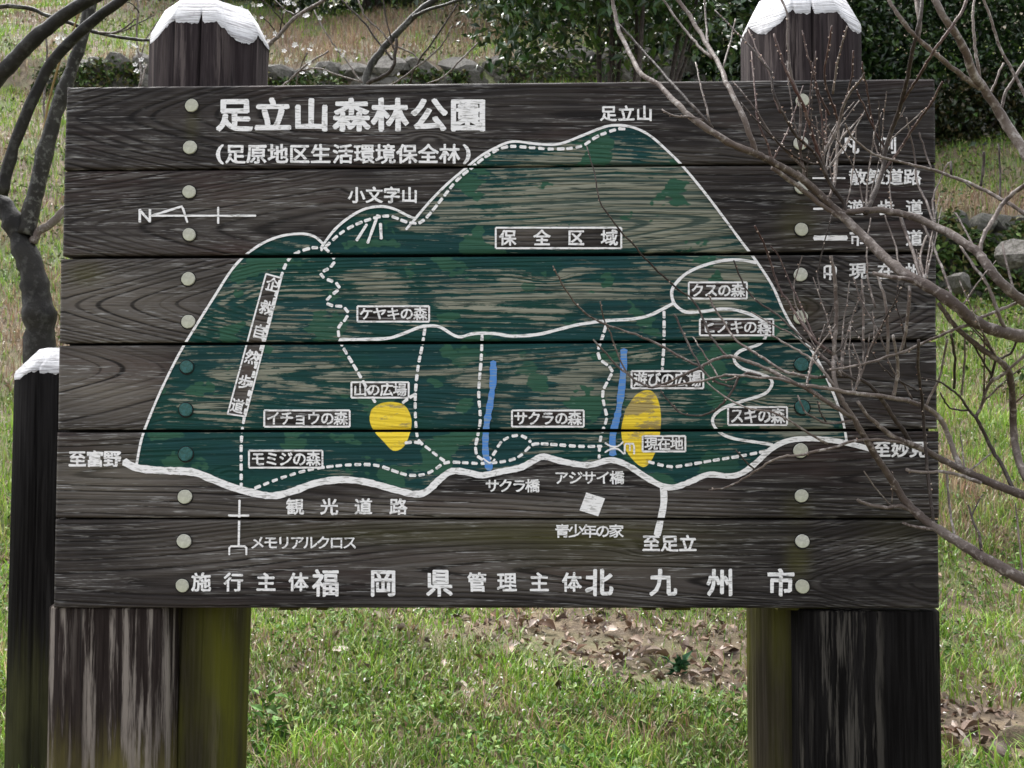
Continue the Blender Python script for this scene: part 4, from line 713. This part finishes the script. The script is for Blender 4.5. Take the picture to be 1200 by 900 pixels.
# the camellia-like tree in the middle, over the board
def bush(name, label, px, py, Y, rx, ry, rz, n, size, cols, seed, clumps=40, cs=.22, stems=5, mat=None, group=None, big=0, droop=.3, cat='bush'):
    c = at(px, py, Y); gz = float(ground(c[0], Y)); t = thing(name, (c[0], Y, gz), label, cat, group)
    C = crown_points(c, (rx, ry, rz), n, seed, clumps, cs); C[:, 2] = np.maximum(C[:, 2], ground(C[:, 0], C[:, 1])+.05)
    if big:
        o = np.argsort(C[:, 1]); pk = np.random.default_rng(seed).permutation(o[:n//2])[:big]; rest = np.setdiff1d(np.arange(n), pk)
        bm_ = [leaf_cloud('leaf', np.zeros((1, 3)), size*1.25, cols[i:i+1], mat or M_leaf, seed=i+90, kind=None) for i in range(len(cols))]
        ms = [x.data for x in bm_]
        for x in bm_: bpy.data.objects.remove(x)
        for i, k in enumerate(pk):
            o = link('leaf', ms[i % len(ms)], None, t); o.matrix_parent_inverse = Matrix.Identity(4); o.location = Vector(C[k])-t.location; o.rotation_euler = (random.gauss(0, .5), random.gauss(0, .5), random.uniform(0, 6.3)); o.scale = (random.uniform(.75, 1.2),)*3
        C = C[rest]
    leaf_cloud('foliage', C, size, cols, mat or M_leaf, t, seed=seed, droop=droop)
    for k in range(stems):
        e = np.array(c)+np.array([random.uniform(-.75, .75)*rx, random.uniform(-.5, .5)*ry, random.uniform(-.5, .6)*rz]); b0 = np.array([c[0]+random.uniform(-.12, .12)*rx, Y, gz-.05])
        mid = b0*.5+e*.5+np.array([(b0[0]-e[0])*.2, 0, rz*.1]); P = np.array(smoothline([b0, mid, e], 8)); V, F_ = tube(P, np.linspace(.035*rx**.5, .008, len(P)), 7, k, .15)
        link('stem', mesh_pd('stem', V, F_), B_dark, t)
    return t
bush('evergreen_tree', 'glossy broad-leaved evergreen small tree rising behind the middle of the board', 715, -25, 2.6, .72, .55, .40, 5200, .062, GRN, 5, 70, .17, 9, big=240, cat='tree')
HG = np.array([(.014, .036, .009), (.022, .054, .013), (.008, .02, .007), (.045, .09, .018)])
bush('evergreen_bush', 'dark evergreen bush behind the right tall post, leftmost of the dark bushes', 880, 20, 12.6, 2.0, 1.2, 2.3, 19000, .12, HG, 21, 60, .26, 4, group='dark evergreen bushes on the slope')
bush('evergreen_bush', 'dark evergreen bush above the right end of the signboard', 1020, 25, 13.4, 2.2, 1.2, 2.45, 22000, .12, HG, 22, 60, .26, 4, group='dark evergreen bushes on the slope')
bush('evergreen_bush', 'dark evergreen bush at the right edge of the photo', 1170, 40, 13.6, 2.3, 1.2, 2.3, 22000, .12, HG, 23, 60, .26, 4, group='dark evergreen bushes on the slope')
bush('evergreen_bush', 'low olive-brown undergrowth bush in front of the dark evergreens at the right', 1140, 135, 12.6, 1.5, .5, .6, 4200, .10, np.array([(.03, .04, .012), (.05, .04, .016), (.016, .025, .01)]), 25, 40, .26, 3, group='dark evergreen bushes on the slope')
bush('evergreen_bush', 'far dark evergreen thicket at the top of the slope behind the left post and blossom', 450, -70, 17.5, 5, 1.5, 1.7, 12000, .16, HG, 24, 80, .2, 4, group='dark evergreen bushes on the slope')
bush('evergreen_bush', 'tall dark evergreen thicket high on the slope behind the middle evergreen', 760, -60, 14.5, 3, 1.5, 2.3, 12000, .13, HG, 27, 80, .2, 4, group='dark evergreen bushes on the slope')

# ---------------------------------------------------------------- dry stone walls
def stone_mesh(seed):
    g = np.random.default_rng(seed); bm = bmesh.new(); bmesh.ops.create_icosphere(bm, subdivisions=2, radius=1)
    D = g.normal(size=(9, 3)); D /= np.linalg.norm(D, axis=1)[:, None]; h = g.uniform(.62, .88, 9)
    for v in bm.verts:
        p = np.array(v.co); p = p*1.15
        for d, k in zip(D, h):
            e = p@d
            if e > k: p = p-d*(e-k)
        v.co = Vector(p+g.normal(size=3)*.02)
    me = bpy.data.meshes.new('stone'); bm.to_mesh(me); bm.free(); return me
def rock_mat(name, a_, b_, moss):
    m = NM(name); a = m.noise(m.pos((3, 3, 3)), 1.5, 5, .6); b = m.noise(m.pos((9, 9, 9)), 1.5, 5, .65); oi = m.n('ShaderNodeObjectInfo').outputs['Random']
    c = m.mix(m.step(a, .35, .65), a_, b_); c = m.mix(m.math('MULTIPLY', oi, .8), c, tuple(x*.4 for x in b_)); c = m.mix(m.step(b, .48, .62, 0, moss), c, (.05, .06, .022)); return m.out(c, .85, b, .8, .05)
M_rock = rock_mat('grey_rock', (.10, .09, .08), (.28, .26, .24), .5); M_rockm = rock_mat('mossy_rock', (.03, .029, .025), (.12, .112, .1), .7)
SM = [stone_mesh(i) for i in range(7)]; SM2 = [x.copy() for x in SM]
for a in SM: a.materials.append(M_rock)
for a in SM2: a.materials.append(M_rockm)
def wall(label, x0, x1, fy, hgt, sz, ms, seed):
    random.seed(seed); t = thing('stone_wall', ((x0+x1)/2, fy((x0+x1)/2), float(ground((x0+x1)/2, fy((x0+x1)/2)-.15, False))), label, 'wall')
    z = 0; row = 0
    while z < hgt:
        x = x0+random.uniform(0, sz)
        while x < x1:
            wd = sz*random.uniform(.6, 1.5); y = fy(x); gz = float(ground(x, y-.18, False)); o = link('stone', ms[random.randrange(7)], None, t); o.matrix_parent_inverse = Matrix.Identity(4)
            o.location = Vector((x+wd/2, y-.02+random.uniform(-.05, .05)+z*.1, gz+z+sz*.3))-t.location; o.scale = (wd*.56, sz*.5, sz*random.uniform(.36, .5)); o.rotation_euler = (random.gauss(0, .2), random.gauss(0, .25), random.gauss(0, .3)); x += wd*.92
        z += sz*.68; row += 1
    creeper(t, x0, x1, fy, hgt, 5200 if sz < .45 else 4200, .09 if sz < .45 else .06, seed)
def creeper(t, x0, x1, fy, hgt, n, size, seed):
    g = np.random.default_rng(seed); x = g.uniform(x0, x1, n); k = fbm(x*1.7, x*0, seed) > .36; x = x[k]; n = len(x); y = np.array([fy(a) for a in x])-g.uniform(.12, .32, n); z = ground(x, y-.1)+hgt*g.random(n)**.8*(.3+1.1*fbm(x*2.5, x*0, seed+3))
    leaf_cloud('creeper', np.c_[x, y, z], size, np.array([(.05, .10, .02), (.09, .14, .03), (.03, .06, .015), (.14, .13, .05)]), M_leafm, t, seed=seed, droop=.2)
wf = lambda base: (lambda x: base-(.25*math.sin(x*.7+1)+.12*math.sin(x*1.9)))
wall('mossy grey dry stone terrace wall across the slope, seen above the left half of the board', -7.2, 2.2, wf(12.3), .55, .42, SM, 4)
wall('dark mossy boulder terrace wall on the slope right of the signboard', 3.4, 7.2, wf(8.2), .95, .36, SM2, 9)
for k, (px, py, Y, s, i, lb) in enumerate([(1124, 332, 7.55, .13, 3, 'pale angular boulder at the foot of the dark stone wall'), (1188, 300, 7.7, .2, 5, 'grey rock at the right edge by the dark stone wall')]):
    P = at(px, py, Y); o = link('boulder', SM[i], None, label=lb, cat='boulder'); o.location = P; o.scale = (s, s*.8, s*.8); o.location.z = max(P[2], float(ground(P[0], P[1]))+s*.3)

# ---------------------------------------------------------------- grass
def hidden(P):
    px, py = topix(P); return (px > 190) & (px < 980) & (py > 190) & (py < 610)
def blades(name, P, L, wd, col, seed, segs=2, lean=.5, label=None):
    g = np.random.default_rng(seed); n = len(P); a = g.uniform(0, 2*math.pi, n); le = np.clip(g.normal(lean, .3, n), .05, 1.3); hd = np.stack([np.cos(a), np.sin(a)], 1); pr = np.stack([-np.sin(a), np.cos(a)], 1)
    rings = []
    for k in range(segs+1):
        t = k/(segs+.0); hz = L*(t-.28*le*t*t*1.4); ho = L*le*t**1.7*.75; c = np.c_[P[:, 0]+hd[:, 0]*ho, P[:, 1]+hd[:, 1]*ho, P[:, 2]+hz]
        if k < segs:
            w2 = (wd*(1-.55*t))[:, None]*.5; o = np.c_[pr*w2, np.zeros(n)]; rings += [c-o, c+o]
        else: rings.append(c)
    k = len(rings); V = np.stack(rings, 1).reshape(-1, 3); b = np.arange(n)[:, None]*k; T = []
    for s in range(segs-1): T += [b+np.array([2*s, 2*s+1, 2*s+3]), b+np.array([2*s, 2*s+3, 2*s+2])]
    T.append(b+np.array([k-3, k-2, k-1])); return link(name, mesh_np(name, V, np.concatenate(T), dict(tint=np.repeat(col, k, 0))), M_grass, kind='stuff', label=label, cat='grass' if label else None)
m = NM('grass'); c = m.attr('tint', 'Color'); m.out(c, .42, spec=.45); M_grass = m.m
tr = m.n('ShaderNodeBsdfTranslucent'); m.L(c, tr.inputs[0]); mx = m.n('ShaderNodeMixShader'); mx.inputs[0].default_value = .35; m.L(m.b.outputs[0], mx.inputs[1]); m.L(tr.outputs[0], mx.inputs[2]); m.L(mx.outputs[0], m.t.nodes['Material Output'].inputs[0])
GC_ = np.array([(.155, .285, .028), (.21, .34, .042), (.10, .21, .025), (.28, .37, .065), (.36, .36, .12)])
DRY = np.array([(.33, .24, .15), (.28, .17, .11), (.40, .31, .21), (.2, .13, .09)])
BR = [ground_at(*q) for q in ((700, 760), (560, 750), (800, 800), (600, 735), (820, 760))]
def bare_f(x, y):
    o = np.zeros(len(x))
    for b, (rx, ry, a) in zip(BR, ((.38, .4, .9), (.32, .22, .5), (.3, .25, .7), (.32, .22, .65), (.28, .36, .7))): o = np.maximum(o, a*np.exp(-(((x-b[0])/rx)**2+((y-b[1])/ry)**2)**1.5))
    b = ground_at(1140, 850); o = np.maximum(o, .9*np.exp(-(((x-b[0])/.45)**2+((y-b[1])/.3)**2))); return o
def scatter(n, d0, d1, seed):
    g = np.random.default_rng(seed); d = d0*(d1/d0)**g.random(n); u = g.uniform(-.95, .95, n); x = CAM[0]+d*u-.02*d; y = CAM[1]+d; z = ground(x, y); P = np.c_[x, y, z]
    k = ~(hidden(P+np.array([0, 0, .05])) & (g.random(n) < .78)); return P[k], d[k], g
# near sward
P, d, g = scatter(104000, 2.3, 5.2, 31); keep = (bare_f(P[:, 0], P[:, 1])+.25*(fbm(P[:, 0]*5, P[:, 1]*5, 8)-.5)*2 < g.random(len(P))*.6+.12) & (P[:, 1] > .16); P, d = P[keep], d[keep]
tall = fbm(P[:, 0]*2.3, P[:, 1]*2.3, 55); L = g.uniform(.045, .13, len(P))*(.45+1.2*tall); wd = g.uniform(.003, .0065, len(P)); ci = g.choice(5, len(P), p=[.3, .27, .2, .15, .08]); L *= .78; colr = np.where((g.random(len(P)) < .10+.26*(fbm(P[:, 0]*4, P[:, 1]*4, 71) < .4))[:, None], DRY[g.integers(0, 4, len(P))]*1.1, GC_[ci])
colr = colr*g.uniform(.65, 1.3, (len(P), 1))*(.30+1.35*fbm(P[:, 0]*3.5, P[:, 1]*3.5, 72))[:, None]; blades('near_grass', P, L, wd, colr, 1, 3, .75)
# slope
P, d, g = scatter(275000, 4.6, 24, 32); nn = fbm(P[:, 0]*.8, P[:, 1]*.8, 66); n2 = fbm(P[:, 0]*3, P[:, 1]*3, 67); dryf = np.clip((nn+.6*(n2-.5)-.44)*5, .06, .85)
right = P[:, 0] > 2.6; band = np.where(fbm(P[:, 0]*1.3, P[:, 1]*1.3, 68) < .36, False, True) & np.where(right, (P[:, 1] > 8.25) & (P[:, 1] < 9.7), (P[:, 1] > 12.6) & (P[:, 1] < 15.8) & (P[:, 0] > -5.5)); dryf = np.where(band, .93, dryf); dryf = np.where(right & ~band, dryf*.35, dryf)
isd = g.random(len(P)) < dryf; keep = (n2 > .30) | (g.random(len(P)) < .6); ci = g.choice(5, len(P), p=[.28, .25, .17, .18, .12]); col = GC_[ci]; col = np.where(isd[:, None], DRY[g.integers(0, 4, len(P))], col)
L = g.uniform(.05, .13, len(P))*np.where(band, 2.0, 1)*(1+d*.02); wd = g.uniform(.0028, .005, len(P))*(1+np.maximum(0, d-4)*.24); wd *= np.where(band, .8, 1)
lean = .55; col = col*g.uniform(.6, 1.25, (len(P), 1))*(.5+.9*fbm(P[:, 0]*1.6, P[:, 1]*1.6, 73))[:, None]; blades('slope_grass', P[keep], L[keep], wd[keep], col[keep], 2, 2, lean)
# low broad-leaved weeds and moss cushions
P, d, g = scatter(84000, 2.4, 16, 33); k = (fbm(P[:, 0]*2.5, P[:, 1]*2.5, 91) > .47) & (bare_f(P[:, 0], P[:, 1]) < .4) & (P[:, 1] > .15); P = P[k]; d = d[k]; P[:, 2] += g.uniform(.005, .05, len(P))
WD = np.array([(.08, .18, .028), (.12, .23, .04), (.05, .12, .022), (.18, .25, .08)])
o = leaf_cloud('weeds', P, .026, WD, M_leafm, seed=8, droop=-.1)
P, d, g = scatter(60000, 6, 22, 37); cl = fbm(P[:, 0]*1.1, P[:, 1]*1.1, 95)+.35*(fbm(P[:, 0]*4, P[:, 1]*4, 96)-.5); k = (cl > .56) & (P[:, 1] > 4); P = P[k]; P[:, 2] += g.uniform(0, .22, len(P))*(cl[k]-.5)*6
leaf_cloud('scrub', P, .062, np.array([(.05, .10, .02), (.09, .15, .03), (.03, .055, .014), (.12, .11, .045), (.16, .12, .07)]), M_leafm, seed=18, droop=.1)
# pale fallen petals and bleached scraps; their colour also paints in wet-leaf glints
P, d, g = scatter(12000, 3, 22, 34); P[:, 2] += g.uniform(.01, .09, len(P)); leaf_cloud('petals_and_glints', P, .013, np.array([(.62, .58, .52), (.5, .45, .38), (.7, .68, .62)]), M_leafm, seed=9, droop=0)
# leaf litter
m = NM('dead_leaf'); c = m.attr('tint', 'Color'); nz = m.noise(m.pos((60, 60, 60)), 1, 4); m.out(m.mix(m.step(nz, .4, .7, 0, .35), c, (.08, .05, .035)), .45, nz, .4, .004, spec=.5); M_dead = m.m
LC = np.array([(.30, .21, .15), (.18, .11, .07), (.08, .048, .033), (.44, .35, .28), (.24, .15, .1), (.5, .41, .35)])
g = np.random.default_rng(5); Pl = []
for b, s, n in [(BR[0], .4, 360), (BR[1], .4, 150), (BR[2], .36, 220), (BR[4], .36, 300), (BR[3], .35, 120), (ground_at(1140, 870), .3, 450), (ground_at(570, 810), .1, 90), (ground_at(20, 700), .4, 200)]:
    q = np.c_[b[0]+g.normal(size=n)*s, b[1]+g.normal(size=n)*s*.7]; Pl.append(np.c_[q, ground(q[:, 0], q[:, 1])+.006+.01*g.random(n)])
Pl = np.concatenate(Pl); Pl = Pl[(Pl[:, 1] > .2) & (fbm(Pl[:, 0]*5, Pl[:, 1]*5, 41) > g.random(len(Pl))*.35+.30)]
leaf_cloud('leaf_litter', Pl, .036, LC, M_dead, seed=12, droop=0, fold=.5)
P, d, g = scatter(9000, 3, 14, 35); P[:, 2] += .012; leaf_cloud('slope_leaf_litter', P, .045, LC, M_dead, seed=13, droop=0, fold=.5)
def dead_leaf_mesh(seed):
    g = np.random.default_rng(seed); V = []; F_ = []; n = 7; cu = g.uniform(.25, .8); c = LC[seed % 6]
    for i in range(n):
        t = i/(n-1); hw = .33*math.sin(math.pi*min(1, t*.93+.03))**.8+.01
        for s in (-1, -.5, 0, .5, 1): V.append((s*hw*math.cos(cu*abs(s)), t-.5, abs(s)**1.6*hw*cu+.18*math.sin(t*3.1)*cu+.03*g.normal()*abs(s)))
    for i in range(n-1):
        for j in range(4): a = i*5+j; F_.append((a, a+1, a+6, a+5))
    me = mesh_np('dead_leaf', np.array(V), np.array(F_), dict(tint=np.tile(c, (len(V), 1))*g.uniform(.8, 1.2)), True); me.materials.append(M_dead); return me
DM = [dead_leaf_mesh(i) for i in range(12)]
spots = [(548, 822), (565, 812), (572, 828), (555, 806), (580, 818), (540, 815), (795, 752), (802, 760), (790, 746), (765, 775), (775, 778), (758, 770), (745, 758), (700, 735), (690, 728), (705, 722), (640, 742), (625, 738), (612, 735), (722, 778), (735, 782), (755, 786), (840, 778), (848, 770), (772, 826), (735, 806), (726, 803), (660, 768), (668, 762),
         (603, 765), (595, 770), (860, 790), (830, 795), (812, 800), (1118, 868), (1128, 875), (1110, 880), (1140, 862), (1150, 880), (1125, 890), (1105, 868), (620, 790), (648, 800), (690, 790), (500, 770), (470, 745), (440, 760), (400, 770), (515, 780), (1160, 872), (1175, 885), (715, 745), (740, 740), (768, 735), (820, 742), (775, 800), (700, 812)]
for k, (a, b) in enumerate(spots):
    P = ground_at(a, b); s = random.uniform(.045, .085); o = link('dead_leaf', DM[k % 12], None, label='curled dead brown leaf lying on the bare leaf-strewn soil below the signboard' if a < 1000 else 'curled dead brown leaf on the soil to the right below the signboard', cat='leaf', group='dead leaves under the signboard' if a < 1000 else 'dead leaves at the lower right')
    o.location = (P[0], P[1], float(ground(P[0], P[1]))+.018); o.scale = (s, s, s); o.rotation_euler = (random.gauss(.25, .3), random.gauss(0, .4), random.uniform(0, 6.3))
# small dark rosette on the bare patch and one at the lower left
for (a, b), lb in (((795, 790), 'small dark green rosette plant on the leaf-strewn bare soil'), ((318, 872), 'leafy green weed at the foot of the left mossy post')):
    P = ground_at(a, b); t = thing('weed', (P[0], P[1], float(ground(P[0], P[1]))), lb, 'plant'); g = np.random.default_rng(a)
    n = 26; q = np.tile(np.array([[P[0], P[1], t.location.z+.01]]), (n, 1))+g.normal(size=(n, 3))*(.012 if a > 500 else .035); q[:, 2] = np.abs(q[:, 2]-t.location.z)*(1 if a > 500 else 2.2)+t.location.z
    leaf_cloud('leaves', q, .055 if a > 500 else .05, np.array([(.02, .075, .03), (.035, .1, .035)]) if a > 500 else np.array([(.07, .16, .03), (.1, .2, .04)]), M_leafm, t, kind=None, seed=a, droop=-.7 if a > 500 else -.2)
# big soil clod lower right
P = ground_at(1188, 868); m_ = SM[2].copy(); m_.materials.clear(); m_.materials.append(M_soil); o = link('soil_clod', m_, None, label='dark brown clod of soil at the lower right corner', cat='clod'); o.location = P; o.scale = (.07, .06, .05)
